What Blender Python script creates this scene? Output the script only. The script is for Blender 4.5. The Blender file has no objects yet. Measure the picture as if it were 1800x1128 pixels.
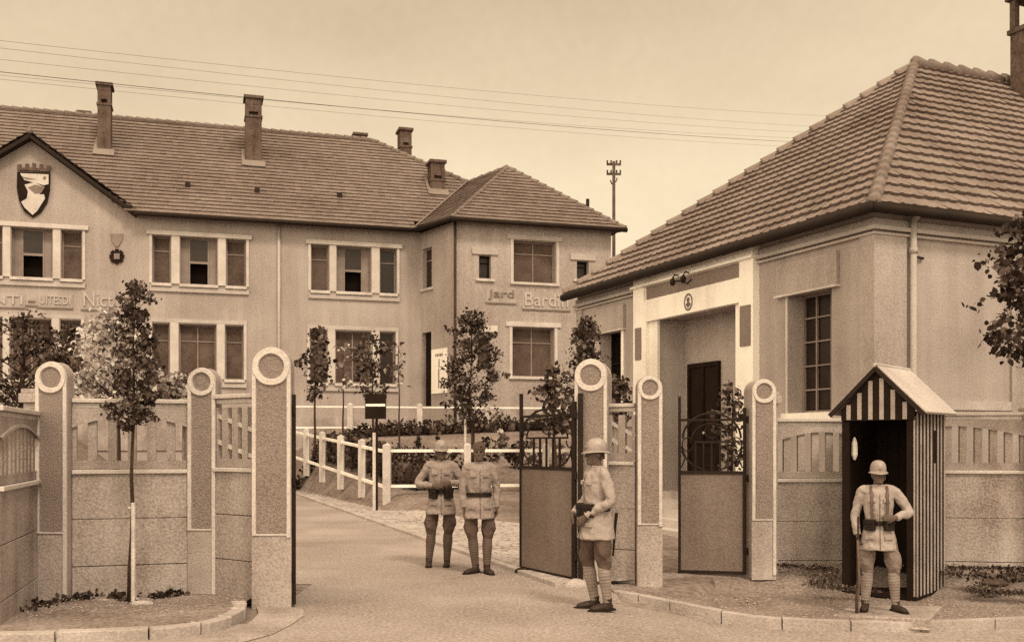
import bpy, bmesh, math, random
from mathutils import Vector, Matrix, noise as mnoise
random.seed(7)
R = math.radians
C = bpy.context.scene.collection
sc = bpy.context.scene

# ------------------------------------------------------------ camera, sky, sun
CAMZ = 1.7
cam = bpy.data.cameras.new('camera'); camo = bpy.data.objects.new('camera', cam); C.objects.link(camo)
camo.location = (0, 0, CAMZ); camo.rotation_euler = (R(90), 0, 0)
cam.sensor_width = 36; cam.lens = 36; cam.clip_end = 3000
cam.shift_y = (778 - 564) / 1800
sc.camera = camo
SUN = Vector((0.40, -0.72, 0.95)).normalized()
sl = bpy.data.lights.new('sun', 'SUN'); so = bpy.data.objects.new('sun', sl); C.objects.link(so)
sl.energy = 2.0; sl.angle = R(11); sl.color = (1.0, .83, .62)
so.rotation_euler = SUN.to_track_quat('Z', 'Y').to_euler()
wd = bpy.data.worlds.new('World'); sc.world = wd; wd.use_nodes = True
nt = wd.node_tree; nt.nodes.clear()
def N(nt, t, **k):
    n = nt.nodes.new(t)
    for a, b in k.items(): setattr(n, a, b)
    return n
out = N(nt, 'ShaderNodeOutputWorld'); bg = N(nt, 'ShaderNodeBackground')
sky = N(nt, 'ShaderNodeTexSky'); sky.sky_type = 'NISHITA'; sky.sun_disc = False
sky.sun_elevation = math.asin(SUN.z); sky.sun_rotation = math.atan2(SUN.x, SUN.y)
sky.air_density = 1.5; sky.dust_density = 5
bw = N(nt, 'ShaderNodeRGBToBW'); nt.links.new(sky.outputs[0], bw.inputs[0])
m1 = N(nt, 'ShaderNodeMath', operation='MULTIPLY'); m1.inputs[1].default_value = 0.012
nt.links.new(bw.outputs[0], m1.inputs[0])
tc = N(nt, 'ShaderNodeTexCoord'); mp = N(nt, 'ShaderNodeMapping'); mp.inputs['Scale'].default_value = (1.0, 1.0, 2.6)
nt.links.new(tc.outputs['Generated'], mp.inputs[0])
no = N(nt, 'ShaderNodeTexNoise'); no.inputs['Scale'].default_value = 1.3; no.inputs['Detail'].default_value = 3; no.inputs['Roughness'].default_value = .55
nt.links.new(mp.outputs[0], no.inputs['Vector'])
n2 = N(nt, 'ShaderNodeTexNoise'); n2.inputs['Scale'].default_value = 90; n2.inputs['Detail'].default_value = 3
nt.links.new(tc.outputs['Generated'], n2.inputs['Vector'])
sx = N(nt, 'ShaderNodeSeparateXYZ'); nt.links.new(tc.outputs['Generated'], sx.inputs[0])
hz = N(nt, 'ShaderNodeMapRange'); hz.inputs[1].default_value = 0.0; hz.inputs[2].default_value = 0.45
hz.inputs[3].default_value = 0.83; hz.inputs[4].default_value = 0.50
nt.links.new(sx.outputs[2], hz.inputs[0])
cr = N(nt, 'ShaderNodeMapRange'); cr.inputs[1].default_value = .35; cr.inputs[2].default_value = .68; cr.inputs[3].default_value = -.07; cr.inputs[4].default_value = .11
nt.links.new(no.outputs[0], cr.inputs[0])
c2 = N(nt, 'ShaderNodeMapRange'); c2.inputs[1].default_value = .3; c2.inputs[2].default_value = .7; c2.inputs[3].default_value = -.012; c2.inputs[4].default_value = .012
nt.links.new(n2.outputs[0], c2.inputs[0])
a1 = N(nt, 'ShaderNodeMath', operation='ADD'); nt.links.new(hz.outputs[0], a1.inputs[0]); nt.links.new(cr.outputs[0], a1.inputs[1])
a2 = N(nt, 'ShaderNodeMath', operation='ADD'); nt.links.new(a1.outputs[0], a2.inputs[0]); nt.links.new(c2.outputs[0], a2.inputs[1])
a3 = N(nt, 'ShaderNodeMath', operation='ADD'); nt.links.new(a2.outputs[0], a3.inputs[0]); nt.links.new(m1.outputs[0], a3.inputs[1])
ramp = N(nt, 'ShaderNodeValToRGB')
ramp.color_ramp.elements[0].position = 0.0; ramp.color_ramp.elements[0].color = (0, 0, 0, 1)
ramp.color_ramp.elements[1].position = 1.0; ramp.color_ramp.elements[1].color = (1.07, .90, .62, 1)
e = ramp.color_ramp.elements.new(.55); e.color = (.61, .475, .315, 1)
e = ramp.color_ramp.elements.new(.75); e.color = (.82, .665, .45, 1)
nt.links.new(a3.outputs[0], ramp.inputs[0]); nt.links.new(ramp.outputs[0], bg.inputs[0]); bg.inputs[1].default_value = 1.0
# an overcast sky is brighter overhead; a glow is added left behind the camera to brighten the portal
zen = N(nt, 'ShaderNodeMapRange'); zen.interpolation_type = 'SMOOTHSTEP'; zen.inputs[1].default_value = .45; zen.inputs[2].default_value = 1.0; zen.inputs[3].default_value = 1.0; zen.inputs[4].default_value = 1.7
nt.links.new(sx.outputs[2], zen.inputs[0])
dt = N(nt, 'ShaderNodeVectorMath', operation='DOT_PRODUCT'); dt.inputs[1].default_value = Vector((-.55, -.7, .5)).normalized(); nt.links.new(tc.outputs['Generated'], dt.inputs[0])
gl = N(nt, 'ShaderNodeMapRange'); gl.interpolation_type = 'SMOOTHSTEP'; gl.inputs[1].default_value = .05; gl.inputs[2].default_value = 1.0; gl.inputs[3].default_value = 0.0; gl.inputs[4].default_value = 2.1
nt.links.new(dt.outputs['Value'], gl.inputs[0])
st = N(nt, 'ShaderNodeMath', operation='ADD'); nt.links.new(zen.outputs[0], st.inputs[0]); nt.links.new(gl.outputs[0], st.inputs[1]); nt.links.new(st.outputs[0], bg.inputs[1])
nt.links.new(bg.outputs[0], out.inputs[0])
vs = sc.view_settings; vs.view_transform = 'Standard'; vs.look = 'None'; vs.exposure = .14; vs.gamma = 1; vs.use_curve_mapping = False
sc.cycles.use_denoising = False

# ------------------------------------------------------------ helpers
def sep(v):
    K = [(.0, 1, .60, .46), (.04, 1, .65, .52), (.12, 1, .775, .69), (.35, 1, .885, .86), (.6, 1, .935, .89), (1, 1, .965, .91)]
    for a, b in zip(K, K[1:]):
        if v <= b[0]:
            f = (v - a[0]) / (b[0] - a[0]); c = [a[i] + (b[i] - a[i]) * f for i in (1, 2, 3)]; break
    else: c = K[-1][1:]
    L = .25 * c[0] + .65 * c[1] + .1 * c[2]
    return tuple(min(.95, v * x / L) for x in c) + (1,)

def mat(name, v, var=.18, big=.8, fine=60, fvar=.16, rough=.9, bump=.25, island=0, spec=.06, bscale=None, streak=0, metal=0, hi=1.65, cobble=0, crease=0):
    m = bpy.data.materials.new(name); m.use_nodes = True; nt = m.node_tree
    b = nt.nodes['Principled BSDF']; b.inputs['Roughness'].default_value = rough; b.inputs['Specular IOR Level'].default_value = spec
    b.inputs['Metallic'].default_value = metal
    tc = N(nt, 'ShaderNodeTexCoord')
    n1 = N(nt, 'ShaderNodeTexNoise'); n1.inputs['Scale'].default_value = big; n1.inputs['Detail'].default_value = 6; n1.inputs['Roughness'].default_value = .62
    n2 = N(nt, 'ShaderNodeTexNoise'); n2.inputs['Scale'].default_value = fine; n2.inputs['Detail'].default_value = 3
    nt.links.new(tc.outputs['Object'], n1.inputs['Vector']); nt.links.new(tc.outputs['Object'], n2.inputs['Vector'])
    def mr(src, lo, hi, a, bb):
        q = N(nt, 'ShaderNodeMapRange'); q.inputs[1].default_value = lo; q.inputs[2].default_value = hi; q.inputs[3].default_value = a; q.inputs[4].default_value = bb
        nt.links.new(src, q.inputs[0]); return q.outputs[0]
    def add(a, bb):
        q = N(nt, 'ShaderNodeMath', operation='ADD'); nt.links.new(a, q.inputs[0]); nt.links.new(bb, q.inputs[1]); return q.outputs[0]
    s = add(mr(n1.outputs[0], .3, .7, .5 - var, .5 + var), mr(n2.outputs[0], .3, .7, -fvar, fvar))
    if island:
        g = N(nt, 'ShaderNodeNewGeometry'); s = add(s, mr(g.outputs['Random Per Island'], 0, 1, -island, island))
    if streak:
        mp = N(nt, 'ShaderNodeMapping'); mp.inputs['Scale'].default_value = (2.2, 2.2, .12); nt.links.new(tc.outputs['Object'], mp.inputs[0])
        n3 = N(nt, 'ShaderNodeTexNoise'); n3.inputs['Scale'].default_value = 1.6; n3.inputs['Detail'].default_value = 5; nt.links.new(mp.outputs[0], n3.inputs['Vector'])
        s = add(s, mr(n3.outputs[0], .35, .65, -streak, streak))
    rp = N(nt, 'ShaderNodeValToRGB'); els = rp.color_ramp.elements
    els[0].position = 0; els[0].color = sep(v * .35); els[1].position = 1; els[1].color = sep(min(.92, v * hi))
    e = els.new(.5); e.color = sep(v)
    if cobble:
        vo = N(nt, 'ShaderNodeTexVoronoi', feature='DISTANCE_TO_EDGE'); vo.inputs['Scale'].default_value = cobble; nt.links.new(tc.outputs['Object'], vo.inputs['Vector'])
        s = add(s, mr(vo.outputs['Distance'], 0, .09, -.38, .03))
    nt.links.new(s, rp.inputs[0]); nt.links.new(rp.outputs[0], b.inputs['Base Color'])
    if crease:
        wv = N(nt, 'ShaderNodeTexWave', bands_direction='DIAGONAL'); wv.inputs['Scale'].default_value = crease; wv.inputs['Distortion'].default_value = 9; wv.inputs['Detail'].default_value = 3; wv.inputs['Detail Scale'].default_value = 1.3
        nt.links.new(tc.outputs['Object'], wv.inputs['Vector']); bp = N(nt, 'ShaderNodeBump'); bp.inputs['Strength'].default_value = .6; bp.inputs['Distance'].default_value = .014
        nt.links.new(wv.outputs[0], bp.inputs['Height']); nt.links.new(bp.outputs[0], b.inputs['Normal'])
    elif bump:
        bp = N(nt, 'ShaderNodeBump'); bp.inputs['Strength'].default_value = bump; bp.inputs['Distance'].default_value = .02
        n4 = n2
        if bscale:
            n4 = N(nt, 'ShaderNodeTexNoise'); n4.inputs['Scale'].default_value = bscale; n4.inputs['Detail'].default_value = 4; nt.links.new(tc.outputs['Object'], n4.inputs['Vector'])
        nt.links.new(n4.outputs[0], bp.inputs['Height']); nt.links.new(bp.outputs[0], b.inputs['Normal'])
    return m

M = dict(
 stucco=mat('stucco', .30, .16, .35, 20, .16, bump=.35, streak=.05),
 stucco2=mat('stucco_guardhouse', .32, .17, .5, 38, .15, bump=.3, streak=.06),
 white=mat('white_paint', .82, .12, 1.2, 50, .10, rough=.7, bump=.15, streak=.08),
 trim=mat('trim', .46, .14, 1.5, 40, .12, bump=.2),
 band=mat('plaster_band', .38, .12, 1, 40, .12, bump=.2),
 tile=mat('roof_tile', .165, .22, .5, 30, .16, island=.08, bump=.3),
 tile2=mat('roof_tile_far', .145, .12, .4, 14, .2, island=.08, bump=.3),
 gutter=mat('gutter_metal', .014, .2, 2, 30, .1, rough=.7, spec=.15),
 brick=mat('chimney_brick', .08, .25, 2, 18, .25, bump=.4, streak=.15),
 conc=mat('concrete', .29, .26, 1.1, 55, .2, bump=.35, streak=.08),
 conc2=mat('concrete_panel', .275, .28, .9, 40, .24, bump=.35, streak=.10),
 roughcast=mat('pebbledash', .20, .1, 1.2, 70, .25, bump=.8),
 ring=mat('ring_paint', .50, .12, 4, 40, .12, rough=.7, bump=.2),
 road=mat('road_gravel', .255, .19, .42, 30, .26, bump=.5),
 ground=mat('ground_dirt', .2, .22, .7, 22, .3, bump=.8),
 verge=mat('verge_dirt', .18, .22, 1.6, 26, .32, bump=.8),
 lawn=mat('lawn', .165, .22, .5, 9, .28, bump=.8),
 path=mat('cobble_path', .34, .15, 1.2, 14, .2, bump=.6, cobble=4.5),
 kerb=mat('kerb_stone', .33, .2, 1.5, 40, .14, bump=.4),
 fence=mat('fence_concrete', .46, .16, 2, 40, .14, bump=.3),
 iron=mat('iron', .014, .2, 4, 60, .15, rough=.7, spec=.15),
 sheet=mat('gate_sheet', .15, .1, 1.2, 55, .2, rough=.65, bump=.3, streak=.06),
 leaf=mat('leaf', .038, .3, 1.5, 20, .1, island=.5, bump=0, rough=.6, spec=.15, hi=3.6),
 leaf2=mat('leaf_pale', .13, .3, 1.5, 20, .1, island=.45, bump=0, rough=.6, spec=.15, hi=3.6),
 leaf3=mat('leaf_silver', .34, .3, 1.5, 20, .1, island=.5, bump=0, rough=.6, spec=.15),
 leafd=mat('leaf_dark', .03, .3, 1.5, 20, .1, island=.45, bump=0, rough=.6, spec=.1, hi=3.6),
 bark=mat('bark', .04, .25, 6, 60, .2, bump=.8),
 stake=mat('stake_wood', .5, .2, 4, 60, .15, bump=.4),
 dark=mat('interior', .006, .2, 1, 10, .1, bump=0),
 glass=mat('window_glass', .016, .28, .9, 9, .16, rough=.28, spec=.3, bump=.08),
 blind=mat('window_blind', .075, .3, 1.3, 26, .25, rough=.55, bump=.15),
 wood=mat('window_wood', .20, .15, 2, 40, .12, bump=.2),
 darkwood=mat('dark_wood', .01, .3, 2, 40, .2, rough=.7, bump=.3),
 zinc=mat('zinc', .40, .14, 1.5, 40, .14, rough=.6, spec=.4, bump=.2),
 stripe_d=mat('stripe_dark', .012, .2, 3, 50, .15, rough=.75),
 stripe_l=mat('stripe_light', .29, .2, 3, 50, .15, rough=.75),
 cloth=mat('uniform_cloth', .28, .10, 5, 130, .16, crease=3.2),
 clothb=mat('worn_uniform_cloth', .22, .10, 5, 130, .2, crease=3.2),
 seam=mat('seam', .07, .1, 5, 60, .1, bump=0),
 cloth2=mat('trouser_cloth', .075, .14, 5, 130, .22, crease=3.5),
 trous=mat('sentry_trousers', .15, .14, 5, 130, .2, crease=3.5),
 puttee=mat('puttee_cloth', .09, .2, 6, 130, .22, bump=.4),
 puttee2=mat('puttee_pale', .21, .2, 6, 130, .22, bump=.4),
 leather=mat('black_leather', .010, .2, 5, 60, .15, rough=.55, spec=.2),
 boot=mat('boot_leather', .022, .25, 8, 60, .2, rough=.55, spec=.25),
 strap=mat('brown_strap', .09, .2, 5, 60, .2, rough=.6),
 skin=mat('skin', .085, .12, 10, 60, .12, rough=.6, bump=.05),
 helmet=mat('helmet_steel', .22, .2, 5, 60, .15, rough=.42, spec=.55),
 badge=mat('badge_metal', .4, .1, 5, 60, .1, rough=.4),
 gun=mat('rifle_wood', .05, .2, 5, 60, .2, rough=.5),
 ink=mat('ink', .05, .1, 4, 40, .1), relief=mat('relief_letters', .40, .1, 3, 40, .1), reliefd=mat('relief_dark_paint', .17, .15, 3, 40, .15),
 gold=mat('ochre_paint', .19, .15, 3, 40, .15),
 stone=mat('field_stone', .33, .2, 5, 50, .15, bump=.5),
)

def tag(o, label, cat, group=None, kind=None):
    o['label'] = label; o['category'] = cat
    if group: o['group'] = group
    if kind: o['kind'] = kind
    return o
def struct(o, label=None):
    o['kind'] = 'structure'
    if label: o['label'] = label
    return o
def empty(name, loc, rz=0, label=None, cat=None, group=None):
    o = bpy.data.objects.new(name, None); C.objects.link(o); o.location = loc; o.rotation_euler = (0, 0, rz)
    o.empty_display_size = .2
    if label: tag(o, label, cat, group)
    return o
def copy_tree(o, parent=None):
    c = o.copy(); C.objects.link(c); c.parent = parent
    for ch in o.children: copy_tree(ch, c)
    return c

class MB:
    def __init__(s): s.v = []; s.f = []; s.mi = []; s.cur = 0
    def add(s, vs, fs):
        n = len(s.v); s.v += [tuple(x) for x in vs]; s.f += [tuple(i + n for i in f) for f in fs]; s.mi += [s.cur] * len(fs); return s
    def box(s, x0, x1, y0, y1, z0, z1, m=None):
        v = [(x, y, z) for z in (z0, z1) for y in (y0, y1) for x in (x0, x1)]
        if m is not None: v = [m @ Vector(p) for p in v]
        return s.add(v, [(0, 1, 3, 2), (4, 6, 7, 5), (0, 4, 5, 1), (2, 3, 7, 6), (0, 2, 6, 4), (1, 5, 7, 3)])
    def quad(s, *p): return s.add(p, [tuple(range(len(p)))])
    def bar(s, a, b, w, h=None, up=(0, 0, 1)):
        a = Vector(a); b = Vector(b); h = h or w; d = (b - a).normalized(); u = Vector(up)
        if abs(d.dot(u)) > .98: u = Vector((0, 1, 0))
        x = d.cross(u).normalized(); y = x.cross(d)
        v = [p + x * sx * w / 2 + y * sy * h / 2 for p in (a, b) for sx, sy in ((-1, -1), (1, -1), (1, 1), (-1, 1))]
        return s.add(v, [(0, 1, 2, 3), (7, 6, 5, 4), (0, 4, 5, 1), (1, 5, 6, 2), (2, 6, 7, 3), (3, 7, 4, 0)])
    def tube(s, pts, rad, seg=10, cap=True, ey=1.0, xa=None):
        pts = [Vector(p) for p in pts]; n = len(pts)
        if not isinstance(rad, (list, tuple)): rad = [rad] * n
        vs = []; X = None
        for i, p in enumerate(pts):
            d = (pts[min(i + 1, n - 1)] - pts[max(i - 1, 0)]).normalized()
            if X is None:
                X = Vector(xa) if xa else (Vector((1, 0, 0)) if abs(d.x) < .9 else Vector((0, 1, 0)))
            X = (X - d * X.dot(d)).normalized(); Y = d.cross(X)
            r = rad[i]; rx, ry = (r if isinstance(r, (tuple, list)) else (r, r * ey))
            for k in range(seg):
                a = 2 * math.pi * k / seg; vs.append(p + X * (rx * math.cos(a)) + Y * (ry * math.sin(a)))
        fs = [(i * seg + k, i * seg + (k + 1) % seg, (i + 1) * seg + (k + 1) % seg, (i + 1) * seg + k) for i in range(n - 1) for k in range(seg)]
        if cap: fs += [tuple(range(seg))[::-1], tuple((n - 1) * seg + k for k in range(seg))]
        return s.add(vs, fs)
    def ell(s, c, r, m=None, seg=14, rings=9):
        c = Vector(c); vs = []; fs = []
        for i in range(rings + 1):
            t = math.pi * i / rings
            for k in range(seg):
                a = 2 * math.pi * k / seg
                p = Vector((r[0] * math.sin(t) * math.cos(a), r[1] * math.sin(t) * math.sin(a), r[2] * math.cos(t)))
                if m is not None: p = m @ p
                vs.append(c + p)
        for i in range(rings):
            for k in range(seg): fs.append((i * seg + k, (i + 1) * seg + k, (i + 1) * seg + (k + 1) % seg, i * seg + (k + 1) % seg))
        return s.add(vs, fs)
    def xf(s, m): s.v = [tuple(m @ Vector(p)) for p in s.v]; return s
    def build(s, name, mats, parent=None, smooth=False, bevel=0):
        me = bpy.data.meshes.new(name); me.from_pydata(s.v, [], s.f)
        if not isinstance(mats, (list, tuple)): mats = [mats]
        for m in mats: me.materials.append(m)
        if len(mats) > 1: me.polygons.foreach_set('material_index', s.mi)
        if smooth: me.polygons.foreach_set('use_smooth', [True] * len(me.polygons))
        me.validate(); me.update()
        o = bpy.data.objects.new(name, me); C.objects.link(o)
        if parent: o.parent = parent
        if bevel:
            b = o.modifiers.new('bevel', 'BEVEL'); b.width = bevel; b.segments = 2; b.limit_method = 'ANGLE'; b.angle_limit = R(40)
        return o

def W(px, py, d): return Vector(((px - 900) / 1800 * d, d, CAMZ + (778 - py) / 1800 * d))
class Plane:
    """vertical plane through P along direction angle a (from +x); pixel -> (u, z)"""
    def __init__(s, P, a): s.P = P; s.c = math.cos(a); s.s = math.sin(a)
    def u(s, px): r = (px - 900) / 1800; return (r * s.P[1] - s.P[0]) / (s.c - r * s.s)
    def z(s, px, py): return CAMZ + (778 - py) * (s.P[1] + s.u(px) * s.s) / 1800
    def at(s, u): return Vector((s.P[0] + u * s.c, s.P[1] + u * s.s, 0))

def sm(t): t = max(0., min(1., t)); return t * t * (3 - 2 * t)
def lerp(a, b, t): return a + (b - a) * t
def interp(x, T):
    if x <= T[0][0]: return T[0][1]
    for a, b in zip(T, T[1:]):
        if x <= b[0]: return lerp(a[1], b[1], (x - a[0]) / (b[0] - a[0]))
    return T[-1][1]

# ------------------------------------------------------------ terrain
K0 = Vector((.11, 13.2)); KT = Vector((-.334, .942)).normalized(); KN = Vector((KT.y, -KT.x))
def sL(x, y): p = Vector((x, y)) - K0; return p.dot(KN), p.dot(KT)
PW = [(-1.2, 1.1), (0, 1.5), (3, 1.9), (6.5, 2.35), (8, 1.5), (12, .95), (24, .45), (40, .45)]
def hroad(x, y):
    return -.26 * sm((x - .6) / 2.0) * (1 - sm((y - lerp(11.2, 13.6, sm((x - 2) / 1.5))) / 1.2))
def hground(x, y):
    if y < 12.6: return hroad(x, y)
    s, L = sL(x, y)
    zf = .37 * sm((y - 17) / 9) if y < 26 else .37 + (y - 26) * .057
    zl = zf if y < 26 else .37 + (min(y, 38.5) - 26) * .146 + max(0, min(y, 60) - 38.5) * .04
    if s > 0: z = lerp(zf, zl, sm((s - .9) / 1.8)) * sm((s - min(.9, interp(L, PW)) + .12) / .8)
    elif s < -4.2: z = lerp(0, zl, sm((-s - 4.2) / 4))
    else: z = 0
    return z * (1.0 if y > 14 else (y - 12.6) / 1.4) + hroad(x, y)
def grid(xs, ys, h, keep=None):
    b = MB(); idx = {}
    def vi(i, j):
        if (i, j) not in idx: idx[(i, j)] = len(b.v); b.v.append((xs[i], ys[j], h(xs[i], ys[j])))
        return idx[(i, j)]
    for i in range(len(xs) - 1):
        for j in range(len(ys) - 1):
            if keep is None or keep((xs[i] + xs[i + 1]) / 2, (ys[j] + ys[j + 1]) / 2):
                b.f.append((vi(i, j), vi(i + 1, j), vi(i + 1, j + 1), vi(i, j + 1))); b.mi.append(0)
    return b
def frange(a, b, st):
    o = []
    while a < b - 1e-6: o.append(a); a += st
    return o + [b]
xs = [-400, -200, -100, -60, -40, -30] + frange(-25, -10, .5)[:-1] + frange(-10, 3, .22)[:-1] + frange(3, 20, .5) + [25, 30, 40, 60, 100, 200, 400]
ys = [-60, -20, -5] + frange(0, 14, .5)[:-1] + frange(14, 46, .3) + [50, 55, 60, 80, 120, 200, 400, 900]
g = grid(xs, ys, lambda x, y: hground(x, y) - .004 + (.03 * mnoise.noise(Vector((x * .6, y * .6, 3))) if (y > 14 and (sL(x, y)[0] > 1.2 or sL(x, y)[0] < -5)) else 0))
struct(g.build('ground', M['lawn'], smooth=True))
def isroad(x, y):
    s, L = sL(x, y)
    if y < 9.5: return True
    if y < 12.4: return -2.5 < x < (1.2 if y > 11.2 else 99)
    return -4.2 < s < .2 and y < 45
xs = [-80, -40, -20] + frange(-12, 12, .3) + [20, 40, 80]
ys = [-30, -10] + frange(0, 45, .3)
g = grid(xs, ys, lambda x, y: hroad(x, y) + .004 if y < 13 else .004, isroad)
struct(g.build('road', M['road'], smooth=True))

def strip(name, rows, m, smooth=False):
    """rows: list of lists of points of the same length"""
    b = MB(); n = len(rows[0])
    for r in rows: b.v += [tuple(p) for p in r]
    b.f = [(i * n + k, i * n + k + 1, (i + 1) * n + k + 1, (i + 1) * n + k) for i in range(len(rows) - 1) for k in range(n - 1)]
    b.mi = [0] * len(b.f)
    return struct(b.build(name, m, smooth=smooth))
def resample(P, st):
    P = [Vector(p) for p in P]; o = [P[0]]
    for a, b in zip(P, P[1:]):
        n = max(1, int((b - a).length / st))
        for i in range(1, n + 1): o.append(a.lerp(b, i / n))
    return o
def smoothline(P, it=2):
    P = [Vector(p) for p in P]
    for _ in range(it):
        Q = [P[0]]
        for a, b in zip(P, P[1:]): Q += [a.lerp(b, .25), a.lerp(b, .75)]
        P = Q + [P[-1]]
    return P
# paved path beside the drive, with a kerb
PW = [(-1.2, 1.1), (0, 1.5), (3, 1.9), (6.5, 2.35), (8, 1.5), (12, .95), (24, .45), (40, .45)]
rows = []
for L in frange(-1.2, 32, .35):
    w = interp(L, PW); r = []
    for k in range(9):
        s = .10 + (w - .10) * k / 8 + (random.uniform(-.02, .02) if k == 8 else 0); p = K0 + KT * L + KN * s
        r.append((p.x, p.y, max(.045, hground(p.x, p.y) + .02) + random.uniform(-.004, .004)))
    rows.append(r)
strip('path', rows, M['path'], True)
def kerb(name, P, w=.13, h=.12, parts=1.0, m='kerb'):
    """kerb stones along a line of (x, y, ztop); inner side to the left"""
    b = MB(); P = smoothline(P, 2); acc = 0; T = resample(P, .25)
    i = 0
    while i < len(T) - 1:
        j = min(len(T) - 1, i + 4); seg = T[i:j + 1]; vs = []
        dz = random.uniform(-.006, .006)
        for k, p in enumerate(seg):
            q = T[min(i + k + 1, len(T) - 1)] - T[max(i + k - 1, 0)]; q.z = 0; q.normalize(); n = Vector((-q.y, q.x, 0))
            p = p.copy(); p.z += dz
            if k == 0: p += q * .006
            if k == len(seg) - 1: p -= q * .006
            vs += [p - Vector((0, 0, h)), p, p + n * w + Vector((0, 0, .004)), p + n * w - Vector((0, 0, h))]
        n4 = len(seg)
        fs = [(a * 4 + c, a * 4 + c + 1, a * 4 + c + 5, a * 4 + c + 4) for a in range(n4 - 1) for c in range(3)] + [(0, 1, 2, 3), tuple(4 * (n4 - 1) + c for c in (3, 2, 1, 0))]
        b.add(vs, fs); i = j
    return struct(b.build(name, M[m], bevel=.012))
KP = []
for L in frange(-1.2, 32, 1.0):
    p = K0 + KT * L; KP.append((p.x, p.y, .055))
kerb('drive_kerb', KP[::-1], .11, .10)

# right verge: kerb curve to the foot of the wall
RK = [(1.17, 11.75, .0), (1.24, 11.62, .0), (1.53, 11.45, -.02), (1.86, 11.15, -.06), (2.46, 10.8, -.12), (3.05, 10.68, -.15), (3.8, 10.6, -.16), (4.5, 10.62, -.16), (5.4, 10.8, -.15), (8, 11.4, -.12), (14, 13, -.1)]
kerb('right_kerb', RK[::-1], -.10, .14)
def vr(px, py, z): d = (CAMZ - z) * 1800 / (py - 778); return Vector(((px - 900) / 1800 * d, d, z))
IN = [(1.0, 12.9, .03), (1.3, 12.9, .03), (1.7, 12.9, .02), (2.1, 13.4, .02), (3.0, 13.6, .03), (3.5, 13.7, .12), (4.2, 13.7, .15), (5.2, 13.6, .15), (6.5, 13.5, .15), (9, 13.6, .2), (15, 15, .2)]
o_ = resample(smoothline(RK, 2), .12); i_ = smoothline(IN, 2)
def along(P, t):
    ds = [0]
    for a, b in zip(P, P[1:]): ds.append(ds[-1] + (b - a).length)
    x = t * ds[-1]
    for k in range(1, len(P)):
        if x <= ds[k] + 1e-9: return P[k - 1].lerp(P[k], (x - ds[k - 1]) / max(1e-9, ds[k] - ds[k - 1]))
    return P[-1].copy()
rows = []
for k in range(121):
    t = k / 120; a = along(o_, t); b = along(i_, t); r = []
    for q in range(15):
        f = q / 14; p = a.lerp(b, f * .985 + .01)
        p.z = lerp(a.z, b.z, sm((f - .55) / .45)) + (.02 * mnoise.noise(p * 1.5) + .012 * mnoise.noise(p * 6)) * min(1, f * 4) - .006 * (q == 0)
        r.append(p)
    rows.append(r)
strip('verge_right', rows, M['verge'], True)
# left pavement
LK = [(-2.70, 10.35, .10), (-2.62, 10.1, .10), (-2.56, 9.75, .10), (-2.62, 9.3, .10), (-2.85, 8.95, .10), (-3.3, 8.75, .10), (-4.2, 8.6, .10), (-8, 8.4, .10), (-14, 8.4, .10)]
kerb('left_kerb', LK, -.12, .14)
IN2 = [(-2.72, 10.9, .02), (-3.0, 11.2, .02), (-3.5, 11.4, .02), (-4.4, 11.2, .02), (-5.0, 11.0, .03), (-5.6, 10.6, .05), (-8, 9.8, .1), (-14, 9.8, .1)]
o_ = resample(smoothline(LK, 2), .12); i_ = smoothline(IN2, 2); rows = []
for k in range(101):
    t = k / 100; a = along(o_, t); b = along(i_, t); r = []
    for q in range(13):
        f = q / 12; p = a.lerp(b, .01 + f * .985)
        p.z = lerp(a.z, .06, f) + (.018 * mnoise.noise(p * 1.7) + .012 * mnoise.noise(p * 7)) * min(1, f * 4) - .006 * (q == 0); r.append(p)
    rows.append(r)
strip('pavement_left', rows, M['verge'], True)
# worn stone gutter beside the left kerb
rows = []
for (a, b) in [((-2.62, 10.5), (-2.12, 10.42)), ((-2.5, 10.1), (-2.04, 10.02)), ((-2.46, 9.7), (-2.06, 9.55)), ((-2.48, 9.3), (-2.12, 9.05)), ((-2.7, 8.8), (-2.38, 8.5)), ((-3.2, 8.58), (-2.9, 8.1)), ((-4.2, 8.45), (-4.2, 7.9)), ((-9, 8.25), (-9, 7.7))]:
    rows.append([(lerp(a[0], b[0], k / 6), lerp(a[1], b[1], k / 6), .022 - .012 * (k == 6)) for k in range(7)])
strip('gutter_left', rows, M['conc2'], True)
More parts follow.
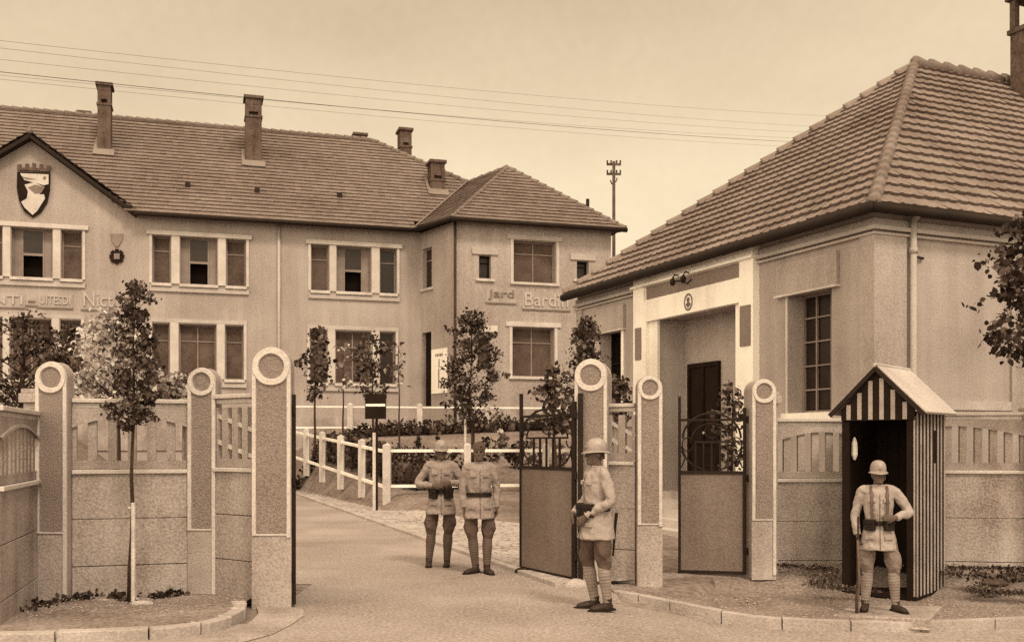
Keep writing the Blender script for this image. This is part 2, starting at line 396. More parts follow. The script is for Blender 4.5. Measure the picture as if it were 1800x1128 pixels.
# ------------------------------------------------------------ roof tiles and walls
def tile_poly(b, pts, course=.33, tw=.23, lift=.05, simple=False, skip=None, off=.02):
    P = [Vector(p) for p in pts]
    n = (P[1] - P[0]).cross(P[2] - P[0]).normalized()
    if n.z < 0: n = -n
    U = Vector((0, 0, 1)).cross(n).normalized(); V = n.cross(U).normalized()
    if V.z < 0: V = -V
    O = min(P, key=lambda p: p.z)
    q = [((p - O).dot(U), (p - O).dot(V)) for p in P]
    vmax = max(a[1] for a in q); vmin = min(a[1] for a in q)
    def ext(v):
        v = min(max(v, vmin + 1e-4), vmax - 1e-4); us = []
        for a, c in zip(q, q[1:] + q[:1]):
            if (a[1] - v) * (c[1] - v) <= 0 and abs(a[1] - c[1]) > 1e-9: us.append(a[0] + (c[0] - a[0]) * (v - a[1]) / (c[1] - a[1]))
        return (min(us), max(us)) if us else (0, 0)
    prof = [(0, .5), (1, .5)] if simple else [(0, .55), (.16, .9), (.34, .15), (.84, 0), (1, .55)]
    k = 0; v0 = vmin
    while v0 < vmax - .02:
        v1 = min(v0 + course, vmax); a0, b0 = ext(v0); a1, b1 = ext(v1)
        lo = min(a0, a1); hi = max(b0, b1); i0 = math.floor(lo / tw) - 1; i1 = math.ceil(hi / tw) + 1
        sh = 0
        for i in range(i0, i1):
            ua = (i + sh) * tw; ub = ua + tw
            if min(ub, hi) - max(ua, lo) < .01: continue
            jit = random.uniform(-.006, .006); ll = lift * random.uniform(.85, 1.15)
            bot = []; top = []; low = []
            for (fu, fh) in prof:
                u = ua + fu * tw; hgt = 0 if simple else fh * .03
                ubm = min(max(u, a0), b0); utm = min(max(u, a1), b1)
                bot.append(O + U * ubm + V * (v0 - .02 + jit) + n * (off + ll + hgt * .6)); top.append(O + U * utm + V * v1 + n * (off + hgt * .6))
                low.append(O + U * ubm + V * (v0 + jit) + n * (off * .3))
            if skip and skip((bot[0] + bot[-1] + top[0] + top[-1]) / 4): continue
            m = len(prof); b.add(bot + top + low, [(j, j + 1, m + j + 1, m + j) for j in range(m - 1)] + [(2 * m + j, 2 * m + j + 1, j + 1, j) for j in range(m - 1)])
        v0 += course; k += 1
def ridge_line(b, A, B, r=.11, L=.38, seg=8, lift=.03):
    A = Vector(A); B = Vector(B); d = B - A; n = max(1, int(d.length / L)); d /= n
    for i in range(n):
        p = A + d * i; q = p + d * 1.06
        b.tube([p + Vector((0, 0, lift)), p + d * .12 + Vector((0, 0, lift)), q + Vector((0, 0, .0))], [r * 1.18, r * 1.1, r * .92], seg=seg)
def wall_holes(b, m, u0, u1, z0, z1, holes, dep=.25, v=0):
    us = sorted({u0, u1} | {h[0] for h in holes} | {h[1] for h in holes}); zs = sorted({z0, z1} | {h[2] for h in holes} | {h[3] for h in holes})
    for a, c in zip(us, us[1:]):
        for e, f in zip(zs, zs[1:]):
            x = (a + c) / 2; z = (e + f) / 2
            if x < u0 or x > u1 or z < z0 or z > z1 or any(h[0] < x < h[1] and h[2] < z < h[3] for h in holes): continue
            b.quad(m @ Vector((a, v, e)), m @ Vector((c, v, e)), m @ Vector((c, v, f)), m @ Vector((a, v, f)))
    for h in holes:
        d = h[4] if len(h) > 4 else dep
        a, c, e, f = h[:4]
        for p, q in (((a, e), (c, e)), ((c, e), (c, f)), ((c, f), (a, f)), ((a, f), (a, e))):
            b.quad(m @ Vector((p[0], v, p[1])), m @ Vector((q[0], v, q[1])), m @ Vector((q[0], v + d, q[1])), m @ Vector((p[0], v + d, p[1])))
def frame_rect(b, m, u0, u1, z0, z1, w, v0, v1, mids=(), hmids=()):
    b.box(u0, u0 + w, v0, v1, z0, z1, m); b.box(u1 - w, u1, v0, v1, z0, z1, m)
    b.box(u0 + w, u1 - w, v0, v1, z0, z0 + w, m); b.box(u0 + w, u1 - w, v0, v1, z1 - w, z1, m)
    for x in mids: b.box(x - w * .4, x + w * .4, v0 + .004, v1 - .004, z0 + w, z1 - w, m)
    for z in hmids: b.box(u0 + w, u1 - w, v0 + .008, v1 - .008, z - w * .35, z + w * .35, m)
def window(parent, m, u0, u1, z0, z1, style='closed', dep=.34, fm='wood'):
    b = MB(); w = .06; mid = (u0 + u1) / 2; wide = u1 - u0 > 1.1
    if style == 'closed':
        frame_rect(b, m, u0, u1, z0, z1, w, dep - .06, dep, (mid,) if wide else (), (z0 + (z1 - z0) * .7,))
        f = b.build('window', M[fm], parent)
        p = MB(); p.box(u0 + .01, u1 - .01, dep - .02, dep + .01, z0 + .01, z1 - .01, m); p.build('pane', M['blind'], f)
    elif style == 'dark':
        frame_rect(b, m, u0, u1, z0, z1, w, dep - .06, dep, (mid,) if wide else (), (z0 + (z1 - z0) * .7,))
        f = b.build('window', M[fm], parent)
        p = MB(); p.box(u0 + .01, u1 - .01, dep - .02, dep + .01, z0 + .01, z1 - .01, m); p.build('pane', M['glass'], f)
    else:   # casements swung open, fixed light over a dark opening
        q = (u1 - u0) * .24; frame_rect(b, m, u0, u1, z0, z1, w, dep - .06, dep)
        b.box(u0 + q, u1 - q, dep - .05, dep - .01, z0 + (z1 - z0) * .47, z0 + (z1 - z0) * .52, m)
        b.box(u0 + q - .03, u0 + q + .03, dep - .055, dep - .005, z0 + w, z1 - w, m); b.box(u1 - q - .03, u1 - q + .03, dep - .055, dep - .005, z0 + w, z1 - w, m)
        f = b.build('window', M[fm], parent)
        p = MB(); p.box(u0 + w, u0 + q - .03, dep - .035, dep - .02, z0 + w, z1 - w, m); p.box(u1 - q + .03, u1 - w, dep - .035, dep - .02, z0 + w, z1 - w, m)
        p.build('casement', M['wood'], f)
        p = MB(); p.box(u0 + q, u1 - q, dep - .03, dep - .015, z0 + (z1 - z0) * .5, z1 - w, m); p.build('pane', M['glass'], f)
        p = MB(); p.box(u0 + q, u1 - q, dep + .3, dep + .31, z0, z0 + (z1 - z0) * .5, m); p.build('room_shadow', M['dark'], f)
    return f
def text_mesh(name, s, u0, z0, w, h, v, material, parent, ext=.03, m=None, rz=0):
    cu = bpy.data.curves.new(name, 'FONT'); cu.body = s; cu.extrude = ext; t = bpy.data.objects.new(name, cu); C.objects.link(t)
    bpy.context.view_layer.update(); dg = bpy.context.evaluated_depsgraph_get()
    me = bpy.data.meshes.new_from_object(t.evaluated_get(dg)); bpy.data.objects.remove(t)
    xs_ = [q.co.x for q in me.vertices]; ys_ = [q.co.y for q in me.vertices]; ax, bx, ay, by = min(xs_), max(xs_), min(ys_), max(ys_)
    mm = m or Matrix.Identity(4)
    for q in me.vertices:
        q.co = mm @ Vector((u0 + (q.co.x - ax) / (bx - ax) * w, v - (q.co.z + ext) * 1.0, z0 + (q.co.y - ay) / (by - ay) * h))
    me.materials.clear(); me.materials.append(material); o = bpy.data.objects.new(name, me); C.objects.link(o)
    if parent: o.parent = parent
    return o
I4 = Matrix.Identity(4)

# ------------------------------------------------------------ barracks
BA = R(17); BP = (-9.57, 42.0); PL = Plane(BP, BA)
bar = empty('barracks', (BP[0], BP[1], 0), BA, 'long two storey barracks with a gable, triple windows and a tiled roof', 'building')
Bl = Matrix.Translation((BP[0], BP[1], 0)) @ Matrix.Rotation(BA, 4, 'Z'); BlI = Bl.inverted()
EZ, RZ = 10.70, 16.1; UL, UE, UR = -34, 4.7, 13.67; YE, YR = -.5, 5.75
def facade(v):   # plane parallel to the facade at local y = v
    p = Bl @ Vector((0, v, 0)); return Plane((p.x, p.y), BA)
def rect(pl, x0, x1, y0, y1):
    xm = (x0 + x1) / 2; return (pl.u(x0), pl.u(x1), pl.z(xm, y1), pl.z(xm, y0))
TR = [[(-32, 4, 398, 486, 'closed'), (20, 92, 401, 488, 'open'), (108, 144, 405, 490, 'closed')],
      [(268, 300, 415, 497, 'closed'), (317, 382, 418, 501, 'open'), (398, 432, 421, 504, 'closed')],
      [(547, 578, 431, 511, 'closed'), (592, 652, 434, 514, 'open'), (668, 697, 437, 516, 'dark')],
      [(-32, 4, 558, 664, 'closed'), (18, 90, 560, 666, 'closed'), (106, 142, 563, 668, 'closed')],
      [(268, 298, 568, 664, 'closed'), (315, 380, 570, 666, 'closed'), (396, 428, 573, 668, 'closed')],
      [(545, 575, 580, 672, 'closed'), (590, 652, 582, 674, 'closed'), (668, 695, 584, 676, 'dark')]]
holes = []; tr = []
for g in TR:
    rs = [rect(PL, *w[:4]) for w in g]; zb = sum(r[2] for r in rs) / 3; zt = sum(r[3] for r in rs) / 3
    rs = [(r[0], r[1], zb, zt) for r in rs]; holes += rs; tr.append((rs, [w[4] for w in g]))
b = MB(); wall_holes(b, I4, UL, 5.94, -1, EZ + .25, holes, .38)
GU, GW, GZ = -9.28, 3.75, 13.35
b.quad((GU - GW + .3, 0, EZ + .25), (GU + GW - .3, 0, EZ + .25), (GU, 0, GZ - .02))
# wing walls
WF = -2.73; WU0, WU1 = 6.77, 13.56
PW_ = facade(WF); wh = []
for (x0, x1, y0, y1, st) in [(903, 977, 424, 497, 'closed'), (842, 863, 449, 490, 'dark'), (1014, 1035, 459, 491, 'dark'), (901, 974, 576, 662, 'closed'), (840, 862, 585, 640, 'closed')]:
    wh.append(rect(PW_, x0, x1, y0, y1) + (st,))
wm = Matrix.Translation((0, WF, 0))
wall_holes(b, wm, WU0, WU1, -1, EZ + .1, [h[:4] for h in wh], .38)
b.quad((WU1, WF, -1), (WU1, 12, -1), (WU1, 12, EZ), (WU1, WF, EZ))
sdv = Vector((WU0 - 5.94, WF, 0)); SLn = sdv.length; sa = math.atan2(sdv.y, sdv.x)
sm_ = Matrix.Translation((5.94, 0, 0)) @ Matrix.Rotation(sa, 4, 'Z')
q = Bl @ Vector((5.94, 0, 0)); PS = Plane((q.x, q.y), BA + sa)
swin = rect(PS, 743, 759, 436, 507); sdoor = rect(PS, 741, 758, 584, 706)
swin = (max(.12, swin[0]), swin[1], swin[2], swin[3]); sdoor = (max(.1, sdoor[0]), sdoor[1], sdoor[2] - .2, sdoor[3])
wall_holes(b, sm_, 0, SLn, -1, EZ + .1, [swin, sdoor], .22)
b.quad((UL, 0, -1), (UL, 12, -1), (UL, 12, EZ), (UL, 0, EZ)); b.quad((UL, 12, -1), (WU1, 12, -1), (WU1, 12, EZ), (UL, 12, EZ))
b.build('wall', M['stucco'], bar)
window(bar, sm_, *swin[:4], 'dark', .2)
d_ = MB(); d_.box(sdoor[0], sdoor[1], .19, .22, sdoor[2], sdoor[3], sm_); d_.build('door', M['darkwood'], bar)
for rs, st in tr:
    for r, s in zip(rs, st): window(bar, I4, *r, s)
    up = rs[0][2] > 6; l = MB(); u0 = rs[0][0]; u1 = rs[2][1]; zb, zt = rs[0][2], rs[0][3]
    if up:
        l.box(u0 - .22, u1 + .24, -.10, .02, zt + .03, zt + .20); l.build('lintel', M['trim'], bar, bevel=.01)
    else:
        l.box(u0 - .12, u1 + .14, -.04, .02, zt + .05, zt + .2); l.build('lintel', M['band'], bar)
    for r in rs:
        s_ = MB(); s_.box(r[0] - .04, r[1] + .04, -.16, .2, zb - .12, zb + .0); s_.build('sill', M['fence'], bar, bevel=.01)
    s_ = MB(); s_.box(u0 - .1, u1 + .12, -.09, .02, zb - .32, zb - .14); s_.build('sill_band', M['band'], bar)
    for a, c in zip(rs, rs[1:]):
        s_ = MB(); s_.box(a[1] + .03, c[0] - .03, -.05, .02, zb + .003, zt + (.027 if up else .045)); s_.build('mullion', M['trim'], bar)
    for k_ in ((u0 - .12, u0 - .02), (u1 + .02, u1 + .12)):
        s_ = MB(); s_.box(*k_, -.04, .02, zb + .003, zt + (.027 if up else .045)); s_.build('jamb', M['trim'], bar)
for h in wh:
    big = h[1] - h[0] > 1; window(bar, wm, *h[:4], h[4], .34, 'wood' if big else 'darkwood'); low = h[3] < 7
    s_ = MB(); s_.box(h[0] - .15, h[1] + .15, -.10, .2, h[2] - .11, h[2], wm); s_.build('sill', M['fence'], bar, bevel=.01)
    s_ = MB(); s_.box(h[0] - .3, h[1] + .3, -.07, .02, h[3] + .03, h[3] + (.22 if big else .3), wm); s_.build('lintel', M['trim' if low else 'band'], bar, bevel=.01)
    if big:
        for k_ in ((h[0] - .14, h[0] - .02), (h[1] + .02, h[1] + .14)):
            s_ = MB(); s_.box(*k_, -.04, .02, h[2] + .003, h[3] + .027, wm); s_.build('jamb', M['trim'], bar)
s_ = MB(); s_.box(SLn * .02, swin[1] + .15, -.1, .18, swin[2] - .1, swin[2], sm_); s_.build('sill', M['fence'], bar)
# plinth bands
b = MB(); b.box(UL, 5.9, -.06, .02, 1.4, 2.75); b.box(WU0 + .05, WU1, WF - .06, WF + .02, 1.2, 3.05); b.build('plinth', M['conc2'], bar)
# roof
def gskip(p):
    f = (p.z - EZ) / (GZ - EZ); return f < 1 and abs(p.x - GU) < (GW - .15) * (1 - f) - .12
roofo = MB()
tile_poly(roofo, [(UL, YE, EZ), (UR, YE, EZ), (UE, YR, RZ), (UL, YR, RZ)], .30, .24, .05, True, lambda p: gskip(p) or (p.x > 5.6 and p.z < EZ + .35))
tile_poly(roofo, [(UR, YE, EZ), (UR, 12, EZ), (UE, YR, RZ)], .30, .24, .05, True)
roofo.quad((UL, 12, EZ), (UR, 12, EZ), (UE, YR, RZ), (UL, YR, RZ))
yv = YE + (GZ - EZ) / (RZ - EZ) * (YR - YE); gz = GZ + .12
for sg in (-1, 1):
    tile_poly(roofo, [(GU + sg * (GW + .1), YE - .0, EZ + .05), (GU, YE, gz), (GU, yv, gz)], .30, .24, .05, True)
FL, FR, V_, A_, H_ = (6.52, -3.2, EZ - .03), (14.0, -3.2, EZ - .03), (5.55, -.5, EZ), (10.05, .87, 13.97), (8.74, 2.94, 13.67)
tile_poly(roofo, [FL, FR, A_], .30, .24, .05, True)
tile_poly(roofo, [FL, A_, H_], .30, .24, .05, True); tile_poly(roofo, [V_, FL, H_], .30, .24, .05, True)
tile_poly(roofo, [FR, (14.0, 5, EZ - .03), (10.05, 5, 13.9), A_], .30, .24, .05, True)
roofo.quad(H_, A_, (10.05, 5, 13.9))
ro = roofo.build('roof', M['tile2'], bar)
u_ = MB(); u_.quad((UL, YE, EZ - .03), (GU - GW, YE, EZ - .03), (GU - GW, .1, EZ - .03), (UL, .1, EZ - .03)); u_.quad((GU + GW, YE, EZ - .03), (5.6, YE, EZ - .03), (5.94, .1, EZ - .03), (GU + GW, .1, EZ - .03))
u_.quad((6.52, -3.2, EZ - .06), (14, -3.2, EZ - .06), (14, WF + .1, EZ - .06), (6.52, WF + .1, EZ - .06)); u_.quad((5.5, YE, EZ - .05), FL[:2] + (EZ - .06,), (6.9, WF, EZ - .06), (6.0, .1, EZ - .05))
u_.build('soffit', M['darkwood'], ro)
for a_ in (((UL, YR, RZ + .02), (UE, YR, RZ + .02), .12), ((UR, YE, EZ + .05), (UE, YR, RZ + .03), .12), (FR, A_, .12), (FL, A_, .09), (A_, H_, .11), ((GU, YE, gz + .03), (GU, yv, gz + .03), .11)):
    rt = MB(); ridge_line(rt, *a_, .42); rt.build('ridge_tiles', M['tile2'], ro, smooth=True)
b = MB(); z = EZ - .06
for P in ([(UL, YE - .07, z), (GU - GW, YE - .07, z)], [(GU + GW, YE - .07, z), (5.5, YE - .07, z), (6.45, -3.28, z - .02), (14.05, -3.28, z - .02)]):
    for p, q in zip(P, P[1:]): b.tube([p, q], .10, 8)
b.build('gutter', M['gutter'], bar, smooth=True)
b = MB()
for sg in (-1, 1):
    A = Vector((GU, -.22, gz - .12)); B_ = Vector((GU + sg * (GW + .05), -.22, EZ - .08)); b.bar(A, B_, .5, .13)
b.build('bargeboard', M['gutter'], bar)
# valley flashing
b = MB(); b.bar(Vector(V_) + Vector((.05, -.05, .14)), Vector(H_) + Vector((0, -.1, .12)), .08, .03); b.build('valley_flashing', M['tile'], ro)
for px_ in (490, 799):
    pl = PL if px_ == 490 else PW_
    u = pl.u(px_); yy = -.09 if px_ == 490 else WF - .09
    b = MB(); b.tube([(u, yy, EZ - .1), (u, yy, 1.5)], .06, 8); b.build('downpipe', M['band' if px_ == 490 else 'bark'], bar, smooth=True)
# chimneys
def on_slope(px, py):
    best = None
    for k in range(0, 401):
        f = k / 400; yl = lerp(YE, YR, f); z = lerp(EZ, RZ, f); pl = facade(yl); u = pl.u(px); e = abs(pl.z(px, py) - z)
        if best is None or e < best[0]: best = (e, u, yl, z)
    return best[1:]
def chimney(u, y, z0, z1, w, d=.8, fl=True):
    b = MB(); b.box(u - w / 2, u + w / 2, y - d / 2, y + d / 2, z0 - 1, z1 - .95)
    b.box(u - w / 2 - .04, u + w / 2 + .04, y - d / 2 - .04, y + d / 2 + .04, z1 - .95, z1 - .86)
    for sx in (-1, 1):
        for sy in (-1, 0, 1):
            b.box(u + sx * (w / 2 - .07) - .07, u + sx * (w / 2 - .07) + .07, y + sy * (d / 2 - .08) - .08, y + sy * (d / 2 - .08) + .08, z1 - .86, z1 - .12)
    b.box(u - w / 2 + .15, u + w / 2 - .15, y - d / 2 + .18, y + d / 2 - .18, z1 - .86, z1 - .3)
    b.box(u - w / 2 + .14, u + w / 2 - .14, y - d / 2 + .01, y - d / 2 + .15, z1 - .7, z1 - .12)
    c = b.build('chimney', M['brick'], bar)
    k = MB(); k.box(u - w / 2 - .08, u + w / 2 + .08, y - d / 2 - .08, y + d / 2 + .08, z1 - .12, z1); k.build('cap', M['brick'], c)
    if fl:
        k = MB(); s = (RZ - EZ) / (YR - YE); y0 = y - d / 2
        k.quad((u - w / 2 - .12, y0 - .3, z0 - .3 * s + .14), (u + w / 2 + .15, y0 - .3, z0 - .3 * s + .14), (u + w / 2 + .15, y0 - .01, z0 + .2), (u - w / 2 - .12, y0 - .01, z0 + .2))
        k.quad((u - w / 2 - .18, y0 - .3, z0 - .3 * s + .16), (u - w / 2 - .01, y0 - .3, z0 - .3 * s + .16), (u - w / 2 - .01, y0 + d + .1, z0 + (d) * s + .22), (u - w / 2 - .14, y0 + d + .1, z0 + d * s + .22))
        k.build('flashing', M['roughcast'], c)
for (px_, yt, yb, w) in [(183, 145, 270, .52), (446, 168, 290, .68), (770, 281, 340, .62)]:
    u, yl, z = on_slope(px_, yb); pl = facade(yl); chimney(u, yl + .4, z, pl.z(px_, yt), w)
pl = facade(6.3); u = pl.u(711); chimney(u - .0, 6.3, 14, pl.z(711, 229), .55, fl=False)
for px_, yt, w in ((149, 199, .5), (632, 237, .6)):
    pl = facade(6.6); u = pl.u(px_); z = pl.z(px_, yt); b = MB(); b.box(u - w / 2, u + w / 2, 6.3, 7.2, z - 1.5, z - .1); b.box(u - w / 2 - .06, u + w / 2 + .06, 6.2, 7.3, z - .1, z); b.build('roof_vent', M['brick'], bar)
for px_, py_ in ((330, 330), (452, 340), (597, 348)):
    u, yl, z = on_slope(px_, py_); b = MB(); b.box(u - .1, u + .1, yl - .1, yl + .15, z, z + .22); b.build('vent_tile', M['gutter'], ro)
u_ = facade(4).u(1033); b = MB(); b.tube([(u_, 4, 11), (u_, 4, facade(4).z(1033, 350))], .09, 8); b.build('flue_pipe', M['gutter'], bar)
# crest, medal, lettering on the facade
def pxpoly(b, pts, v0, v1, pl=PL):
    P = [(pl.u(x), pl.z(x, y)) for x, y in pts]; n = len(P)
    vs = [(u, v0, z) for u, z in P] + [(u, v1, z) for u, z in P]
    b.add(vs, [tuple(range(n))] + [(i, (i + 1) % n, n + (i + 1) % n, n + i) for i in range(n)])
cr_ = MB(); pxpoly(cr_, [(31, 303), (89, 305), (88, 335), (84, 355), (73, 373), (58, 383), (43, 372), (34, 353), (30, 330)], -.09, 0)
crest = cr_.build('crest', M['stripe_d'], bar)
b = MB(); pxpoly(b, [(36, 306), (86, 308), (86, 325), (78, 327), (44, 318)], -.12, -.095)
pxpoly(b, [(44, 326), (60, 322), (79, 330), (70, 343), (78, 343), (80, 350), (66, 372), (58, 379), (44, 366), (38, 356), (48, 350), (50, 338)], -.12, -.095)
b.build('charge', M['trim'], crest)
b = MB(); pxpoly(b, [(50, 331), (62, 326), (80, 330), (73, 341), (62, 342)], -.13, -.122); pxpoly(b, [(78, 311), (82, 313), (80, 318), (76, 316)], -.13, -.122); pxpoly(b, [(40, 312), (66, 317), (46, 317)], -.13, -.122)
b.build('charge_marks', M['reliefd'], crest)  # darker marks on the light charge
b = MB(); pts = [(31, 300)]
for k in range(6): x = 31 + k * 10; pts += [(x, 290), (x + 5, 290.5), (x + 5, 295), (x + 9, 295)]
pxpoly(b, [(31, 300), (31, 290), (38, 290), (38, 296), (45, 296), (45, 289), (51, 289), (51, 296), (57, 296), (57, 288), (63, 288), (63, 296), (70, 297), (70, 290), (76, 290), (76, 297), (82, 297), (82, 292), (89, 293), (89, 303)], -.10, 0)
b.build('mural_crown', M['brick'], crest)
b = MB(); pxpoly(b, [(194, 411), (217, 411), (214, 424), (208, 434), (203, 434), (197, 424)], -.05, 0); md = b.build('medal_ribbon', M['gold'], bar)
b = MB(); cx, cy = 205.5, 451
for k in range(4):
    a = k * math.pi / 4; dx, dy = math.cos(a), math.sin(a); pxpoly(b, [(cx + dx * 13 - dy * 3.4, cy + dy * 13 + dx * 3.4), (cx + dx * 13 + dy * 3.4, cy + dy * 13 - dx * 3.4), (cx - dx * 13 + dy * 3.4, cy - dy * 13 - dx * 3.4), (cx - dx * 13 - dy * 3.4, cy - dy * 13 + dx * 3.4)], -.06 - k * .005, 0)
b.build('medal_star', M['stripe_d'], md)
b = MB(); pxpoly(b, [(cx - 5, cy - 5), (cx + 5, cy - 5), (cx + 5, cy + 5), (cx - 5, cy + 5)], -.09, -.02); b.build('medal_centre', M['reliefd'], md)
def wall_text(s, x0, x1, yt, yb, pl, v, m=I4, box=None, mt='relief'):
    u0, u1 = pl.u(x0), pl.u(x1); xm = (x0 + x1) / 2; z0, z1 = pl.z(xm, yb), pl.z(xm, yt)
    t = text_mesh('lettering', s, u0, z0, u1 - u0, z1 - z0, v - .02, M[mt], bar, .025)
    b = MB(); b.box(u0 - .08, u1 + .08, v - .022, v + .01, z0 - .12, z1 + .08); b.build('name_panel', M['stucco2'], t)
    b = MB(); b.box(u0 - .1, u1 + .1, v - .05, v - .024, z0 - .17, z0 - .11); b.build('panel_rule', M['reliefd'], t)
wall_text('ENTI', -30, 40, 519, 534, PL, 0); wall_text('-', 50, 62, 528, 531, PL, 0, mt='reliefd'); wall_text('UITESDI', 70, 124, 520, 535, PL, 0); wall_text('Nict', 147, 199, 514, 539, PL, 0)
wall_text('Jard', 858, 903, 509, 527, PW_, WF, mt='reliefd'); wall_text('Bardin', 922, 998, 516, 539, PW_, WF)
# white board by the door (on the canted wall)
a = rect(PS, 760, 787, 613, 691); b = MB(); b.box(a[0], a[1], -.05, -.005, a[2], a[3], sm_); bd = b.build('notice_board', M['white'], bar)
b = MB(); cu_, cz = (a[0] + a[1]) / 2, (a[2] + a[3]) / 2
b.box(cu_ - .05, cu_ + .04, -.056, -.052, a[2] + .2, cz + .1, sm_); b.box(cu_ - .02, cu_ + .06, -.056, -.052, cz + .14, cz + .5, sm_)
b.build('notice_figure', M['gold'], bd)
b = MB()
for k in range(5): b.box(cu_ - .3 + .13 * k, cu_ - .2 + .13 * k, -.056, -.052, a[3] - .3 - .02 * (k % 2), a[3] - .2, sm_)
b.build('notice_heading', M['gold'], bd)

# ------------------------------------------------------------ guardhouse
GA = math.atan2(.40, .9165); GP = (5.485, 15.5)
gh = empty('guardhouse', (GP[0], GP[1], 0), GA, 'single storey guardhouse with a white portal and a big hipped tile roof', 'building')
Gm = Matrix.Translation((GP[0], GP[1], 0)) @ Matrix.Rotation(GA, 4, 'Z')
fm = Matrix(((0, 1, 0, 0), (1, 0, 0, 0), (0, 0, 1, 0), (0, 0, 0, 1)))      # (u, inward, z) -> local of the front
PF = Plane(GP, GA + R(90)); PSd = Plane(GP, GA)
LT, LS = 9.8, 16.0; WZ = 5.2
W1 = (.94, 2.02, 2.19, 4.2, .36); W2 = (7.67, 8.67, 2.19, 4.2, .36); PO = (3.42, 6.10, .7, 4.25, .62)
b = MB(); wall_holes(b, fm, 0, LT, -.5, WZ, [W1, PO, W2]); wall_holes(b, I4, 0, LS, -.5, WZ, [])
b.quad((0, LT, -.5), (LS, LT, -.5), (LS, LT, WZ), (0, LT, WZ)); b.quad((LS, 0, -.5), (LS, LT, -.5), (LS, LT, WZ), (LS, 0, WZ))
b.quad((.62, PO[0], .7), (.62, PO[1], .7), (.62, PO[1], 4.25), (.62, PO[0], 4.25))
b.build('wall', M['stucco2'], gh)
# corner pilasters, frieze, cornice, plinth
for a_ in ((.0, .27, fm), (-.045, .6, None), (LT - .3, LT, fm), (2.84, 3.11, None)):
    b = MB(); b.box(a_[0], a_[1], -.045, .0, 0, 4.86, a_[2]); b.build('pilaster', M['stucco2'], gh)
b = MB()
for (z0, z1, p) in ((4.98, 5.10, .03), (4.92, 4.98, .10), (4.85, 4.885, .07)):
    b.box(-p, 2.79, -p, -.0, z0, z1, fm); b.box(6.95, LT + .05, -p, 0, z0, z1, fm); b.box(0.001, LS, -p, 0.0, z0, z1)
b.build('cornice', M['band'], gh)
b = MB(); b.box(-.07, 2.79, -.07, 0, 2.05, 2.17, fm); b.box(6.95, LT, -.07, 0, 2.05, 2.17, fm); b.box(.0, LS, -.07, 0, 2.05, 2.17); b.box(.0, LS, -.04, 0, 2.22, 2.36); b.build('string_course', M['band'], gh)
b = MB(); b.box(-.05, 2.79, -.05, 0, -.3, 1.1, fm); b.box(6.95, LT, -.05, 0, -.3, 1.1, fm); b.box(0, LS, -.05, 0, -.3, 1.1); b.build('plinth', M['conc2'], gh)
# hoods over the windows
for (a, c) in ((.76, 2.26), (7.5, 8.86)):
    b = MB(); b.box(a, c, -.07, 0, 4.21, 4.74, fm); b.build('window_hood', M['stucco2'], gh, bevel=.008)
    b = MB(); b.box(a - .02, c + .02, -.10, 0, 4.17, 4.205, fm); b.build('hood_edge', M['trim'], gh)
def big_window(w):
    b = MB(); u0, u1, z0, z1 = w[:4]; frame_rect(b, fm, u0, u1, z0, z1, .05, .29, .35, (), [])
    n = 3
    for k in range(1, n): x = u0 + (u1 - u0) * k / n; b.box(x - .014, x + .014, .30, .335, z0 + .05, z1 - .05, fm)
    for k in range(1, 5): z = z0 + (z1 - z0) * k / 5; b.box(u0 + .05, u1 - .05, .303, .332, z - .012, z + .012, fm)
    f = b.build('window', M['wood'], gh); p = MB(); p.box(u0, u1, .345, .355, z0, z1, fm); p.build('pane', M['glass'], f)
    b = MB(); b.box(u0 - .08, u1 + .08, -.09, .3, z0 - .11, z0 + .005, fm); b.build('sill', M['white'], gh)
    for k in ((u1 + .003, u1 + .05),):
        b = MB(); b.box(*k, -.015, 0, z0, z1 - .03, fm); b.build('jamb', M['trim'], gh)
big_window(W1)
b = MB(); u0, u1, z0, z1 = W2[:4]; frame_rect(b, fm, u0, u1, z0, z1, .05, .29, .35, ((u0 + u1) / 2,), (3.5,)); f = b.build('window', M['darkwood'], gh); p = MB(); p.box(u0, u1, .35, .358, z0, z1, fm); p.build('pane', M['dark'], f)
b = MB(); b.box(u0 - .1, u0 - .003, -.025, 0, z0, z1 - .03, fm); b.build('jamb', M['white'], gh)
b = MB(); b.box(u0 - .08, u1 + .08, -.09, .3, z0 - .11, z0 + .005, fm); b.build('sill', M['white'], gh)
# portal
b = MB()
b.box(2.80, 3.21, -.14, 0, 0, 4.22, fm); b.box(6.43, 6.94, -.14, 0, 0, 4.22, fm)          # outer jambs
b.box(2.80, 6.94, -.14, 0, 4.22, 4.64, fm); b.box(2.80, 3.2, -.14, 0, 4.64, 5.0, fm); b.box(6.5, 6.94, -.14, 0, 4.64, 5.0, fm); b.box(3.2, 6.5, -.10, 0, 4.64, 5.0, fm)
b.box(2.80, 6.94, -.14, 0, 5.0, 5.19, fm); b.box(2.76, 6.98, -.20, 0, 4.955, 5.0, fm)
b.box(3.212, 3.42, -.06, .12, 0, 4.217, fm); b.box(6.10, 6.428, -.06, .12, 0, 4.217, fm)
po = b.build('portal', M['white'], gh)
b = MB(); b.box(3.24, 6.46, -.108, -.10, 4.68, 4.94, fm); b.build('name_panel', M['roughcast'], po)
for (a, c, z0, z1) in ((2.86, 3.16, 3.42, 4.14), (6.6, 6.84, 3.45, 4.12)):
    b = MB(); b.box(a, c, -.16, -.14, z0, z1, fm); q = b.build('plaque', M['roughcast'], po)
b = MB(); vs = []; n = 20
for k in range(n):
    a = 2 * math.pi * k / n; vs.append((4.83 + .15 * math.cos(a), 4.43 + .17 * math.sin(a)))
vi_ = [fm @ Vector((u, -.15, z)) for u, z in vs] + [fm @ Vector((4.83 + (u - 4.83) * .76, -.15, 4.43 + (z - 4.43) * .76)) for u, z in vs]
